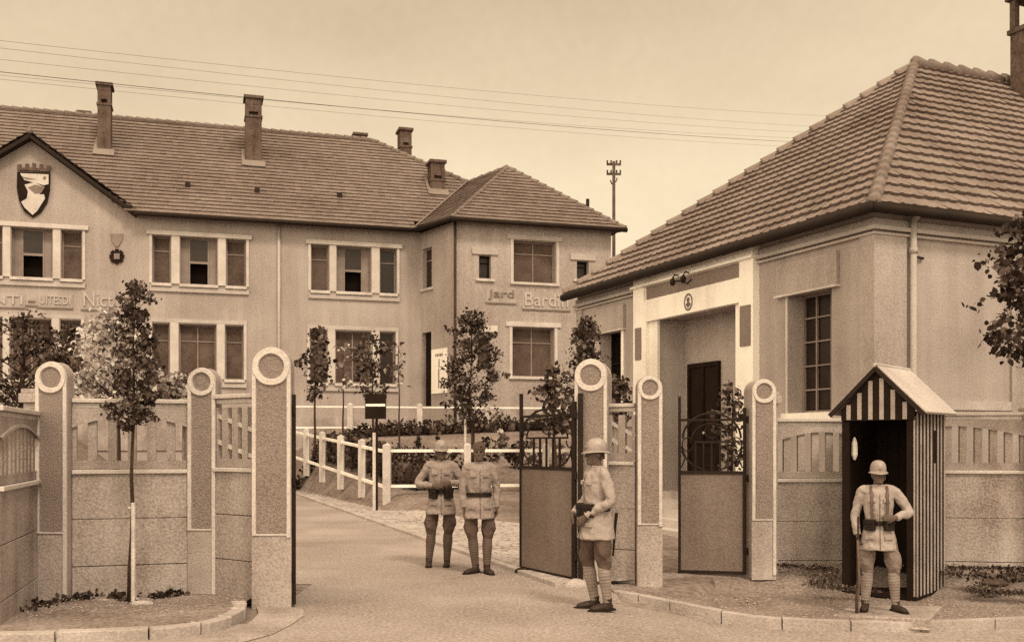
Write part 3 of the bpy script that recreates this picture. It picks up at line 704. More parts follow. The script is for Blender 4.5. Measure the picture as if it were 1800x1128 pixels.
b.add(vi_, [(k, (k + 1) % n, n + (k + 1) % n, n + k) for k in range(n)]); em = b.build('emblem_ring', M['reliefd'], po)
b = MB(); b.box(4.80, 4.86, -.156, -.142, 4.33, 4.52, fm); b.box(4.76, 4.90, -.156, -.142, 4.36, 4.41, fm); b.box(4.78, 4.88, -.156, -.142, 4.46, 4.49, fm); b.build('emblem_figure', M['reliefd'], em)
b = MB()
for u in (4.75, 5.12):
    b.tube([fm @ Vector((u, -.14, 4.98)), fm @ Vector((u - .05, -.3, 4.98)), fm @ Vector((u - .1, -.38, 4.9))], .015, 6); b.ell(fm @ Vector((u - .1, -.38, 4.83)), (.055, .055, .08))
b.tube([fm @ Vector((u0_, -.13, z_)) for u0_, z_ in ((4.75, 4.86), (4.9, 4.8), (5.1, 4.88), (5.3, 4.9))], .012, 5)
b.build('bracket_lamp', M['gutter'], gh, smooth=True)
# porch
b = MB(); b.box(PO[0], PO[1], -.02, .61, .35, .72, fm); b.build('porch_floor', M['conc'], gh)
b = MB()
for k in range(4): b.box(PO[0], PO[1], -.02 - .3 * (k + 1), -.02 - .3 * k, -.1, .72 - .15 * (k + 1), fm)
b.build('step', M['trim'], gh)
b = MB(); b.box(6.45, 6.6, -1.5, -.15, 0, .5, fm); b.bar(fm @ Vector((6.52, -1.7, .35)), fm @ Vector((6.52, -.1, 1.0)), .2, .14); b.build('stair_side', M['white'], gh)
b = MB(); u1 = 4.83; u0 = 5.93; frame_rect(b, fm, 4.83, 5.93, .72, 3.32, .09, .55, .61, (5.38,), (1.7,)); dr = b.build('door', M['darkwood'], gh); p = MB(); p.box(4.9, 5.86, .585, .60, .75, 3.28, fm); p.build('door_panel', M['stripe_d'], dr)
p = MB(); p.ell(fm @ Vector((5.3, .53, 1.9)), (.03, .03, .03)); p.build('handle', M['badge'], dr)
# downpipe
b = MB(); b.tube([(.68, -.1, 5.1), (.68, -.1, 0)], .05, 10); b.tube([(.68, -.1, 4.6), (.68, -.1, 4.68)], .065, 10)
b.tube([(.68, -.1, 5.1), (.68, -.25, 5.2), (.68, -.34, 5.16)], .05, 8); dp = b.build('downpipe', M['band'], gh, smooth=True)
b = MB(); b.bar((.68, -.1, 4.55), (.95, -.03, 4.55), .03); b.build('pipe_bracket', M['gutter'], dp)
# roof
oh = .30; ov = .08; ze = 5.22; AX, AY, AZ = 5.60, 4.8, 9.84
E0 = (-oh, -oh, ze); E1 = (-oh, LT + ov, ze); E2 = (LS + oh, -oh, ze); E3 = (LS + oh, LT + ov, ze); T0 = (AX, AY, AZ); T1 = (LS - AX, AY, AZ)
b = MB(); tile_poly(b, [E0, E1, T0], .335, .235, .055); tile_poly(b, [E0, E2, T1, T0], .335, .235, .055)
b.quad(E1, E3, T1, T0); b.quad(E2, E3, T1)
gr = b.build('roof', M['tile'], gh)
for a_ in ((E0, T0, .10, .36, 8, .02), (E1, T0, .11, .40, 8, .03), (T0, T1, .13, .42, 8, .07)):
    b = MB(); ridge_line(b, *a_); b.build('ridge_tiles', M['tile'], gr, smooth=True)
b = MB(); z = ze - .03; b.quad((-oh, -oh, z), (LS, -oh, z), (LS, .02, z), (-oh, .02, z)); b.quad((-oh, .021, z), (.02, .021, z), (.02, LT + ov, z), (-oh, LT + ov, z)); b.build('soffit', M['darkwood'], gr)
b = MB(); z = ze - .05; o2 = oh + .05
b.tube([(-o2, -o2, z), (-o2, LT + ov, z - .02)], .085, 10); b.tube([(-o2, -o2, z), (LS + o2, -o2, z)], .07, 10); b.build('gutter', M['gutter'], gr, smooth=True)
b = MB(); cx, cy = 8.35, 4.1; b.box(cx - .32, cx + .32, cy - .32, cy + .32, 8.5, 10.75); b.box(cx - .37, cx + .37, cy - .37, cy + .37, 10.75, 10.85)
for sx in (-1, 1):
    for sy in (-1, 1): b.box(cx + sx * .26 - .07, cx + sx * .26 + .07, cy + sy * .26 - .07, cy + sy * .26 + .07, 10.85, 11.5)
b.box(cx - .07, cx + .07, cy - .33, cy - .19, 10.85, 11.5)
ch = b.build('chimney', M['brick'], gh); b = MB(); b.box(cx - .4, cx + .4, cy - .4, cy + .4, 11.5, 11.58); b.box(cx - .25, cx + .25, cy - .25, cy + .25, 11.58, 11.66); b.build('cap', M['brick'], ch)
# ------------------------------------------------------------ gate pillars
def pillar(x, y, yaw, w, z0, z1, label, t=.34, pz=.75, side=0):
    r = empty('gate_pillar', (x, y, z0), yaw, label, 'gate pillar', 'concrete pillars with ringed round heads')
    H = z1 - z0; rad = w / 2; n = 20; cz = H - rad
    prof = [(-rad, 0), (rad, 0)] + [(rad * math.cos(math.pi * k / n), cz + rad * math.sin(math.pi * k / n)) for k in range(n + 1)]
    b = MB(); m = len(prof); b.add([(a, -t / 2, z) for a, z in prof] + [(a, t / 2, z) for a, z in prof], [tuple(range(m)), tuple(range(2 * m - 1, m - 1, -1))] + [(i, (i + 1) % m, m + (i + 1) % m, m + i) for i in range(m)])
    b.build('shaft', M['conc'], r, bevel=.008)
    f = -t / 2; e = .036; pb = pz - z0
    b = MB(); b.box(-rad + e + .012, rad - e - .012, f - .006, f + .01, pb + .02, cz - rad * .55); b.build('panel', M['roughcast'], r)
    b = MB(); b.box(-rad - .004, -rad + e, f - .018, f + .01, pb, cz); b.box(rad - e, rad + .004, f - .018, f + .01, pb - .02 if side < 1 else .05, cz); b.box(-rad + e, rad - e, f - .014, f + .01, pb, pb + .018)
    b.build('border', M['trim'], r, bevel=.004)
    ro_, ri = rad * 1.03, rad * .64; b = MB(); vs = []; K = 40
    for k in range(K):
        a = 2 * math.pi * k / K; wob = 1 + .008 * math.sin(5 * a)
        for rr, yy in ((ro_, f + .005), (ro_ - .008, f - .028), (ri + .01, f - .028), (ri, f + .005)): vs.append((rr * wob * math.cos(a), yy, cz + rr * wob * math.sin(a)))
    b.add(vs, [(4 * k + j, 4 * ((k + 1) % K) + j, 4 * ((k + 1) % K) + j + 1, 4 * k + j + 1) for k in range(K) for j in range(3)])
    b.build('ring', M['ring'], r, smooth=False)
    b = MB(); b.add([(ri * math.cos(2 * math.pi * k / K), f - .005, cz + ri * math.sin(2 * math.pi * k / K)) for k in range(K)], [tuple(range(K))]); b.build('disc', M['roughcast'], r)
    return r
pA = pillar(-4.82, 10.8, R(-2), .325, -.02, 2.545, 'ringed pillar farthest left, between the near wall and the street tree wall', side=1, t=.16)
pB = pillar(-3.36, 11.2, R(-4), .30, -.02, 2.51, 'smaller ringed pillar left of the drive, right of the street tree', side=1, t=.18)
pC = pillar(-2.47, 10.6, R(2), .385, -.02, 2.675, 'tall ringed pillar on the left side of the open drive gate', t=.2)
pD = pillar(1.0, 12.6, R(-13), .385, -.02, 2.71, 'tall ringed pillar behind the sentry standing in profile', t=.40, pz=.55)
pE = pillar(1.65, 12.35, R(0), .285, -.02, 2.50, 'slim ringed pillar on the left side of the pedestrian gate', pz=.72, t=.2)
pF = pillar(3.17, 13.1, R(4), .30, -.02, 2.50, 'ringed pillar on the right side of the pedestrian gate', pz=.72, side=1)

def wall_section(p0, p1, zb, joints, ledge, top, label, arch=True, nsl=None, diag=0, thick=.09, sag=0):
    d = Vector((p1[0] - p0[0], p1[1] - p0[1])); L = d.length
    r = empty('boundary_wall', (p0[0], p0[1], 0), math.atan2(d.y, d.x), label, 'wall', 'concrete boundary wall with openwork top')
    zs = [zb] + joints + [ledge - .03]; t = thick / 2
    for a, c in zip(zs, zs[1:]):
        b = MB(); b.box(0, L, -t, t, a + .004, c - .004); b.build('wall_panel', M['conc2'], r, bevel=.006)
    b = MB(); b.box(0, L, -t - .035, t + .02, ledge - .03, ledge + .015); b.build('ledge', M['trim'], r, bevel=.008)
    b = MB(); b.box(0, L, -t - .03, t + .03, top - .045, top); b.box(0.0, L, -t + .01, t - .01, top - .10, top - .048); b.build('top_rail', M['trim'], r, bevel=.008)
    za, zt = ledge + .02, top - .10; n = nsl or max(2, int(L / .17)); sp = L / n; b = MB()
    b.box(0, L, -t + .01, t - .01, za, za + .09)
    def az(x): return (zt - .20) + .13 * math.sin(math.pi * x / L) if arch else zt - .05
    for k in range(n + 1):
        x = k * sp; w = .045; x0, x1 = max(0, x - w), min(L, x + w)
        if x1 - x0 > .01: b.box(x0, x1, -t + .012, t - .012, za + .09, az((x0 + x1) / 2) + .01)
    b.build('slats', M['conc'], r, bevel=.004)
    if arch:
        b = MB(); K = 16; vs = []
        for k in range(K + 1):
            x = L * k / K
            for yy in (-t + .005, t - .005): vs += [(x, yy, az(x)), (x, yy, zt)]
        b.add(vs, [(4 * k, 4 * k + 4, 4 * k + 5, 4 * k + 1) for k in range(K)] + [(4 * k + 2, 4 * k + 6, 4 * k + 7, 4 * k + 3) for k in range(K)] + [(4 * k, 4 * k + 4, 4 * k + 6, 4 * k + 2) for k in range(K)])
        vs = []
        for k in range(K + 1):
            x = L * k / K
            for yy, dz in ((-t - .02, 0), (-t - .02, .03), (-t + .01, .03)): vs.append((x, yy, az(x) + dz - .01))
        b.add(vs, [(3 * k + j, 3 * k + 3 + j, 3 * k + 4 + j, 3 * k + 1 + j) for k in range(K) for j in range(2)])
        b.build('arched_head', M['conc'], r)
    if diag:
        b = MB()
        if diag > 0: b.bar((0, 0, zt - .12), (L, 0, zt - .30), .05, .04); b.bar((0, 0, za + .28), (L, 0, za + .10), .05, .04)
        b.build('sloping_rail', M['trim'], r)
    return r
def pier(x0, x1, y, z, label, d=.25, yaw=0):
    r = empty('cap_pier', ((x0 + x1) / 2, y, 0), yaw, label, 'pier', 'low piers behind the ringed pillars')
    w = (x1 - x0) / 2; b = MB(); b.box(-w, w, -d / 2, d / 2, -.05, z - .12); b.build('shaft', M['conc2'], r, bevel=.01)
    b = MB(); b.box(-w - .04, w + .04, -d / 2 - .03, d / 2 + .03, z - .12, z - .02); b.box(-w - .02, w + .02, -d / 2 - .015, d / 2 + .015, z - .02, z + .03); b.build('cap', M['conc'], r, bevel=.01)
wall_section((-4.66, 10.86), (-3.52, 11.2), -.1, [.39, .89], 1.40, 2.17, 'boundary wall with openwork top behind the young street tree')
wall_section((-3.21, 11.15), (-2.68, 10.78), -.1, [.45, .93], 1.42, 2.22, 'narrow wall with sloping rails between the two pillars left of the drive', False, 4, 1)
wall_section((-4.55, 9.0), (-5.02, 10.75), -.1, [.29, .79], 1.30, 2.03, 'wall running towards the street at the far left edge', True)
wall_section((1.20, 12.62), (1.51, 12.45), -.1, [.40, .9], 1.46, 2.18, 'narrow openwork wall between the tall pillar and the slim pillar', False, 2, 1)
wall_section((3.42, 13.45), (4.72, 13.45), -.1, [.16, .673], 1.216, 2.02, 'boundary wall between the pedestrian gate and the striped sentry box', True, 7)
wall_section((4.74, 13.42), (6.55, 13.12), -.1, [.17, .732], 1.333, 2.096, 'boundary wall to the right of the striped sentry box', True, 10)
wall_section((6.75, 13.1), (10, 12.6), -.1, [.17, .732], 1.333, 2.096, 'boundary wall beyond the right edge pier', True, 16)
pier(-5.24, -5.02, 11.1, 2.25, 'square pier with a cap at the left of the farthest left pillar')
pier(3.26, 3.42, 13.42, 2.32, 'dark sided pier to the right of the pedestrian gate pillar', .5)
pier(6.56, 6.74, 13.1, 2.12, 'pier joining the walls at the right edge')
pier(-3.62, -3.50, 11.38, 2.1, 'narrow pier behind the smaller left pillar', .3)

# ------------------------------------------------------------ gates
def gate_leaf(name, hinge, end, z0, zs, zt, label, spike=True, cat='gate'):
    d = Vector((end[0] - hinge[0], end[1] - hinge[1])); L = d.length
    r = empty(name, (hinge[0], hinge[1], 0), math.atan2(d.y, d.x), label, cat)
    b = MB(); b.box(.03, L - .03, -.006, .006, z0 + .02, zs); b.build('sheet_panel', M['sheet'], r)
    b = MB(); b.box(-.01, .035, -.025, .025, z0, zt + .05); b.box(L - .035, L, -.02, .02, z0, zt + (.2 if spike else 0)); b.box(.035, L - .035, -.02, .02, z0, z0 + .04); b.box(.035, L - .035, -.02, .02, zs, zs + .04)
    b.box(L / 2 - .01, L / 2 + .01, -.012, -.007, z0 + .04, zs)
    b.box(.035, L - .035, -.012, .012, zt - .12, zt - .09)
    b.build('frame', M['iron'], r)
    b = MB(); cx = L / 2; K = 18; zm = (zs + .04 + zt) / 2; hh = (zt - zs) / 2 - .04
    b.tube([(cx + (L / 2 - .06) * math.cos(math.pi * k / K), 0, zt - .34 + .32 * math.sin(math.pi * k / K)) for k in range(K + 1)], .014, 6)
    b.tube([(cx + (L / 2 - .16) * math.cos(math.pi * k / K), 0, zt - .40 + .25 * math.sin(math.pi * k / K)) for k in range(K + 1)], .011, 6)
    b.box(.2, L - .2, -.01, .01, zt - .40, zt - .375)
    for k in range(5):
        x = L * .26 + (L * .48) * k / 4; b.box(x - .011, x + .011, -.011, .011, zs + .04, zt - .39)
    for sx in (0, 1):
        def X(v): return v if sx == 0 else L - v
        b.tube([(X(.04), 0, zs + .35), (X(.10), 0, zs + .2), (X(.2), 0, zs + .1), (X(.34), 0, zs + .05)], .012, 6)
        b.tube([(X(.12 + .07 * math.cos(a * .5)), 0, zt - .42 - .09 * math.sin(a * .5)) for a in range(12)], .009, 5)
        b.tube([(X(.04), 0, zt - .5), (X(.09), 0, zt - .6), (X(.04), 0, zt - .72)], .01, 5)
    b.tube([(cx + .09 * math.cos(a * .55), 0, zt - .25 + .09 * math.sin(a * .55)) for a in range(12)], .009, 5)
    b.build('ironwork', M['iron'], r)
    for z in (z0 + .25, zs - .1, zt - .15): b = MB(); b.tube([(-.02, 0, z), (-.02, 0, z + .09)], .018, 8); b.build('hinge', M['iron'], r)
    return r
g1 = gate_leaf('drive_gate_leaf', (.76, 12.42), (.115, 13.6), .03, 1.36, 2.15, 'rusty sheet metal gate leaf standing open beside the tall right pillar')
g2 = gate_leaf('drive_gate_leaf', (-2.262, 10.60), (-2.568, 11.98), .03, 1.36, 2.15, 'drive gate leaf seen edge on beside the tall left pillar')
for g_, n_ in ((g1, 0), (g2, 0)): g_['group'] = 'leaves of the drive gate'
gate_leaf('pedestrian_gate', (2.985, 13.08), (2.15, 13.25), .02, 1.30, 2.1, 'sheet metal pedestrian gate with arched ironwork between two ringed pillars', True)
b = MB(); b.box(.80, .86, 12.36, 12.42, 0, 2.3); tag(b.build('gate_post', M['iron']), 'dark iron hinge post against the tall right pillar', 'post')
def rock(c, r, seed):
    b = MB(); b.ell(c, r, None, 16, 10); b.v = [tuple(Vector(p) + (Vector(p) - Vector(c)) * .35 * mnoise.noise(Vector(p) * 5 + Vector((seed, 0, 0)))) for p in b.v]; return b
tag(rock((.76, 12.10, .0), (.16, .11, .10), 2).build('guard_stone', M['stone'], smooth=True), 'pale rounded guard stone at the foot of the tall right pillar', 'stone')
tag(rock((.14, 13.35, .03), (.10, .05, .05), 5).build('gate_stop', M['iron'], smooth=True), 'small dark gate stop under the open gate leaf', 'gate stop')

# ------------------------------------------------------------ concrete fences
def fence(name, P, zr, label, pw=.17, ph=1.3, rails=(1.1, .2), group=None):
    x0, y0 = P[0][:2]; r = empty(name, (x0, y0, 0), 0, label, 'fence', group)
    for (x, y, z) in P:
        b = MB(); w = pw / 2; X, Y = x - x0, y - y0; b.box(X - w, X + w, Y - w, Y + w, z - .3, z + ph - .03)
        b.add([(X - w, Y - w, z + ph - .03), (X + w, Y - w, z + ph - .03), (X + w, Y + w, z + ph - .03), (X - w, Y + w, z + ph - .03), (X, Y, z + ph + .02)], [(0, 1, 4), (1, 2, 4), (2, 3, 4), (3, 0, 4)]); b.build('post', M['fence'], r)
    for h in rails:
        b = MB()
        for a, c in zip(P, P[1:]): b.bar((a[0] - x0, a[1] - y0, a[2] + h), (c[0] - x0, c[1] - y0, c[2] + h), zr, zr)
        b.build('rail', M['white'], r)
P = []; A = Vector((-3.18, 26)); D = Vector((-7.04, 35)) - A; D.normalize()
for k in range(-1, 7):
    if k < 0: continue
    p = A + D * (2.42 * k); P.append((p.x, p.y, .37 + (p.y - 26) * .057))
fence('drive_fence', P, .075, 'white two rail concrete fence running back along the drive', pw=.19)
P = []
for k in range(0, 5):
    p = A + Vector((.985, .17)) * (2.05 * k + .02); P.append((p.x, p.y, .38))
fence('lawn_fence', P[0:1] + P[1:], .075, 'white two rail concrete fence along the front of the lawn behind the soldiers', pw=.17, rails=(1.12, .22))
P = []
for k in range(14):
    p = (Bl @ Vector((-16 + 2.6 * k, -5.2 if k > -1 else 0, 0))); P.append((p.x, p.y, CAMZ + 24 * p.y / 1800)) if p.x / p.y > -.24 else None
fence('terrace_fence', P, .06, 'low pale two rail fence in front of the barracks terrace', pw=.2, ph=.95, rails=(.82, .06))
# wooden sign on its pole by the drive
x, y = W(658, 870, 25.2)[:2]; z = hground(x, y)
sg = empty('signboard', (x, y, z), R(-4), 'dark signboard with one white line on a white pole whose shaded side is a dark bar', 'sign')
b = MB(); b.tube([(0, 0, -.1), (0, 0, 1.95)], .045, 10); b.build('pole', M['stake'], sg)
b = MB(); zt = CAMZ + (778 - 692) * 25.2 / 1800 - z; zb = CAMZ + (778 - 736) * 25.2 / 1800 - z; b.box(-.22, .30, -.06, -.03, zb, zt); b.box(.03, .085, -.02, .03, .0, zb + .02); bo = b.build('board', M['stripe_d'], sg)  # second box: dark bar standing in for the shaded side of the pole
b = MB(); b.box(-.20, .28, -.066, -.061, (zb + zt) / 2 - .0, (zb + zt) / 2 + .06); b.build('painted_line', M['white'], bo)

# ------------------------------------------------------------ sentry box
sb = empty('sentry_box', (4.73, 12.0, -.15), R(-40.7), 'wooden sentry box with painted stripes, open front and pale pitched roof', 'sentry box')
SW, SD, EH, PH = .889, 1.04, 2.22, 2.75
# local: right front corner is the origin, front along -x
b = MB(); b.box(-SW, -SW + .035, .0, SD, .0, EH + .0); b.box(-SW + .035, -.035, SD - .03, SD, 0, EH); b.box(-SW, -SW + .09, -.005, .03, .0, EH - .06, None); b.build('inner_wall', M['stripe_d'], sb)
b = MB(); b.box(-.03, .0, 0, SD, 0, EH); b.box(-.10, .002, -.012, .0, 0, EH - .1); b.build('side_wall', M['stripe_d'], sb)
b = MB(); n = 9
for k in range(n):
    y = .05 + (SD - .08) * k / (n - 1)
    if k == 5: b.box(.001, .006, y - .024, y + .024, .05, EH - .62); b.box(.001, .006, y - .024, y + .024, EH - .22, EH - .02)
    else: b.box(.001, .006, y - .024, y + .024, .04, EH - .02)
b.box(-.018, .001, -.018, -.013, .05, EH - .06)
b.build('side_stripes', M['stripe_l'], sb)
b = MB(); hw = SW / 2 + .075; cx = -SW / 2; sl_ = (PH - EH + .02) / hw
b.add([(x, y, z) for y in (-.03, 0.0) for x, z in ((cx - SW / 2, EH - .1), (cx + SW / 2, EH - .1), (cx + SW / 2, EH + .03), (cx, PH - .02), (cx - SW / 2, EH + .03))], [(0, 1, 2, 3, 4), (9, 8, 7, 6, 5), (0, 5, 6, 1)])
b.build('gable', M['stripe_d'], sb)
b = MB()
for k, x in enumerate((-.35, -.215, -.08, .055, .19, .33)):
    zt = PH - .07 - abs(x) * sl_; b.box(cx + x - .026, cx + x + .026, -.036, -.031, EH - .09, zt)
b.build('gable_stripes', M['stripe_l'], sb)
b = MB(); t = .03
for s in (-1, 1):
    A = Vector((cx, 0, PH)); B_ = Vector((cx + s * (hw + .05), 0, EH - .03))
    n_ = Vector((s * (PH - EH + .03), 0, hw + .05)).normalized() * t
    for y0, y1 in ((-.07, SD + .01),):
        v = [A, B_, B_ + n_, A + n_]; b.add([(p.x, y0, p.z) for p in v] + [(p.x, y1, p.z) for p in v], [(0, 1, 2, 3), (7, 6, 5, 4), (0, 4, 5, 1), (1, 5, 6, 2), (2, 6, 7, 3)])
rf = b.build('roof', M['zinc'], sb)
b = MB(); b.tube([(cx, -.1, PH + .035), (cx, SD + .02, PH + .03)], .022, 8); b.build('ridge_cap', M['zinc'], rf)
b = MB()
for s in (-1, 1): b.bar((cx, -.08, PH - .01), (cx + s * (hw + .05), -.08, EH - .04), .03, .05)
b.build('barge_trim', M['gutter'], rf)
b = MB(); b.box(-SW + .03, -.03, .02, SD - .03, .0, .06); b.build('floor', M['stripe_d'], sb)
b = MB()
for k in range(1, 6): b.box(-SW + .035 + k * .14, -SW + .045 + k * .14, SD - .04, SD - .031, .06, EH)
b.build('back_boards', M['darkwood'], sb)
b = MB(); b.tube([(-SW + .09, .16, 1.92), (-SW + .09, .16, 1.85), (-SW + .09, .16, 1.70), (-SW + .09, .16, 1.64)], [.01, .035, .04, .012], 8); o = b.build('hanging_cloth', M['white']); o.matrix_world = Matrix.Translation((4.73, 12.0, -.15)) @ Matrix.Rotation(R(-40.7), 4, 'Z'); tag(o, 'small white cloth hanging inside the dark sentry box', 'cloth')
# doorstep slab
r = MB(); pts = [(3.40, 10.84), (4.30, 10.56), (4.80, 11.42), (3.80, 11.48)]
r.add([(x, y, z) for z in (-.225, -.115) for x, y in pts], [(0, 1, 2, 3), (4, 5, 6, 7), (0, 1, 5, 4), (1, 2, 6, 5), (2, 3, 7, 6), (3, 0, 4, 7)])
tag(r.build('doorstep_slab', M['conc2'], bevel=.015), 'flat stone slab under the boots of the soldier by the sentry box', 'slab')
# ------------------------------------------------------------ trees and plants
def rv(s=1): return Vector((random.gauss(0, 1), random.gauss(0, 1), random.gauss(0, 1))) * s
def leaves(b, c, r, n, size, droop=.3):
    for _ in range(n):
        p = c + Vector((random.gauss(0, .5) * r[0], random.gauss(0, .5) * r[1], random.gauss(0, .5) * r[2]))
        d = rv(); d.z -= droop; d.normalize(); s = size * random.choice((.5, .7, .9, 1.0, 1.2, 1.5))
        u = d.cross(rv()).normalized(); w = s * random.uniform(.32, .5); n_ = d.cross(u)
        q = [p, p + d * s * .3 + u * w, p + d * s * .65 + u * w * .8 - n_ * s * .08, p + d * s - n_ * s * .15, p + d * s * .65 - u * w * .8 - n_ * s * .08, p + d * s * .3 - u * w]
        b.add(q, [(0, 1, 2, 3), (0, 3, 4, 5)])
def tree(name, base, h, prof, label, cat='tree', trunk=.04, lm='leaf', n=60, per=26, leaf=.09, group=None, clump=.16, seed=1, lean=(0, 0), bmat='bark'):
    """prof: list of (height, radius) of the crown"""
    random.seed(seed); r = empty(name, base, 0, label, cat, group)
    b = MB(); K = 10; P = []
    for k in range(K + 1):
        f = k / K; P.append(Vector((lean[0] * f + .03 * h * .7 * mnoise.noise(Vector((f * 3, seed, 0))), lean[1] * f + .03 * h * .3 * mnoise.noise(Vector((f * 3, 7, seed))), f * h * .97)))
    b.tube(P, [trunk * (1 - .82 * k / K) * (1.25 if k == 0 else 1) for k in range(K + 1)], 8)
    n = int(n * .78); L = MB(); z0 = prof[0][0]; z1 = prof[-1][0]
    for i in range(n):
        z = z0 + (z1 - z0) * ((i + random.random()) / n); rad = interp(z, prof); a = random.uniform(0, 2 * math.pi) ; rr = rad * math.sqrt(random.uniform(.08, 1)) * random.choice((.7, .85, 1, 1, 1.1, 1.4))
        f = min(1, z / (h * .97)); ctr = P[min(K, int(f * K))]
        tip = Vector((ctr.x + rr * math.cos(a), ctr.y + rr * math.sin(a), z))
        st = Vector((ctr.x, ctr.y, max(.15 * h, z - rr * random.uniform(.5, .9)))); mid = st.lerp(tip, .5) + Vector((0, 0, .06 * rr))
        if i % 2 == 0: b.tube([st, mid, tip], [trunk * .28 * (1 - f * .5), trunk * .18 * (1 - f * .5), .004], 5, cap=False)
        m = max(3, int(per * random.choice((.2, .4, .8, 1.1, 1.5)))); cl = clump * random.uniform(.6, 1.3)
        leaves(L, tip, (cl, cl, cl * .55), m, leaf)
    b.build('trunk', M[bmat], r, smooth=True); L.build('crown', M[lm], r)
    return r
def px_tree(name, px, ybase, d, ytop, prof_px, label, **k):
    """prof_px: (y pixel, half width pixel); d = distance"""
    base = W(px, ybase, d); s = d / 1800; h = (ybase - ytop) * s
    prof = sorted([((ybase - y) * s, w * s) for y, w in prof_px]); return tree(name, base, h, prof, label, **k)
# street tree in front of the left wall
px_tree('street_tree', 229, 1056, 10.45, 497, [(752, 10), (738, 40), (715, 46), (690, 34), (650, 40), (600, 32), (565, 22), (540, 38), (515, 28), (498, 8)],
        'young dark leaved street tree before the wall between the two left ringed pillars', trunk=.028, n=135, per=34, leaf=.040, clump=.075, seed=11, lean=(.06, 0))
b = MB(); p = W(234, 1056, 10.4); b.tube([p, p + Vector((.0, 0, 1.0))], .022, 8); b.bar(p + Vector((-.05, 0, .95)), p + Vector((.02, 0, .95)), .02); tag(b.build('tree_stake', M['stake'], smooth=False), 'pale wooden stake beside the street tree at the left wall', 'stake')
# big soft trees between the left wall and the barracks
px_tree('garden_tree', 205, 830, 30, 545, [(705, 50), (680, 76), (640, 70), (600, 62), (570, 45), (550, 15)], 'pale leafy garden tree behind the street tree', trunk=.12, lm='leaf3', n=130, per=34, leaf=.12, clump=.40, seed=3, group='trees in the barracks garden')
px_tree('garden_tree', 40, 830, 24, 552, [(715, 35), (690, 70), (650, 85), (610, 75), (580, 50), (556, 15)], 'large dark garden tree at the left edge of the picture', trunk=.12, lm='leafd', n=120, per=30, leaf=.085, clump=.34, seed=4, group='trees in the barracks garden')
px_tree('garden_tree', 122, 800, 33, 560, [(690, 14), (650, 17), (610, 16), (575, 8)], 'narrow dark garden tree beside the lower window at the far left', trunk=.08, lm='leafd', n=60, per=26, leaf=.12, clump=.25, seed=5, group='trees in the barracks garden')
px_tree('garden_shrub', 300, 800, 30, 650, [(700, 45), (680, 50), (660, 30)], 'loose shrub behind the wall below the lower triple window', cat='shrub', trunk=.06, lm='leaf2', n=50, per=16, leaf=.16, clump=.3, seed=6)
# saplings in the lawn
px_tree('sapling', 553, 800, 32, 576, [(700, 8), (680, 20), (650, 30), (615, 28), (590, 16), (578, 4)], 'leafy sapling just right of the tall left pillar', trunk=.045, n=60, per=14, leaf=.13, clump=.22, seed=21, group='saplings on the lawn')
px_tree('sapling', 603, 795, 31, 590, [(690, 4), (640, 12), (610, 10), (595, 4)], 'thin nearly bare sapling left of the dark signboard', trunk=.035, n=16, per=5, leaf=.12, clump=.2, seed=22, group='saplings on the lawn', lm='leaf2')
px_tree('sapling', 655, 800, 33, 585, [(705, 10), (690, 30), (660, 34), (630, 30), (605, 22), (588, 6)], 'spreading sapling crown above the dark signboard', trunk=.045, n=75, per=13, leaf=.13, clump=.25, seed=23, group='saplings on the lawn')
px_tree('sapling', 701, 812, 31, 600, [(680, 4), (640, 14), (620, 10), (604, 4)], 'thin nearly bare sapling right of the dark signboard', trunk=.035, n=18, per=5, leaf=.12, clump=.2, seed=24, group='saplings on the lawn', lm='leaf2')
px_tree('young_tree', 829, 822, 28.5, 548, [(745, 14), (732, 38), (700, 46), (660, 52), (620, 44), (585, 32), (560, 22), (550, 8)], 'dense young tree on the lawn behind the two soldiers', trunk=.06, n=200, per=40, leaf=.075, clump=.18, seed=25)
p = W(818, 822, 28.3); b = MB(); b.tube([p, p + Vector((0, 0, 1.35))], .035, 6); tag(b.build('tree_stake', M['stake']), 'pale stake under the dense young tree on the lawn', 'stake')
# trees by the guardhouse
px_tree('yard_tree', 1030, 840, 20, 560, [(720, 18), (700, 50), (670, 44), (640, 36), (610, 22), (580, 12), (562, 4)], 'pointed leafy tree behind the tall right pillar', trunk=.05, n=140, per=18, leaf=.08, clump=.16, seed=31, group='trees by the guardhouse')
px_tree('yard_tree', 975, 850, 22, 640, [(760, 14), (735, 32), (700, 28), (670, 16), (645, 5)], 'small tree seen over the open sheet gate leaf', trunk=.04, n=70, per=13, leaf=.11, clump=.16, seed=32, group='trees by the guardhouse')
px_tree('yard_shrub', 1088, 850, 18, 655, [(740, 18), (700, 18), (670, 10)], 'shrub seen through the narrow openwork wall', cat='shrub', trunk=.03, n=45, per=12, leaf=.09, clump=.14, seed=33)
px_tree('yard_shrub', 1287, 870, 15.3, 672, [(820, 14), (740, 26), (700, 22), (676, 8)], 'shrub growing behind the pedestrian gate', cat='shrub', trunk=.03, n=60, per=10, leaf=.07, clump=.12, seed=34)
px_tree('corner_tree', 1845, 1010, 12.75, 360, [(640, 40), (600, 90), (540, 105), (470, 92), (410, 80), (375, 40)], 'dark leaved tree reaching in from the right edge before the guardhouse', trunk=.08, lm='leafd', n=230, per=24, leaf=.075, clump=.15, seed=35)
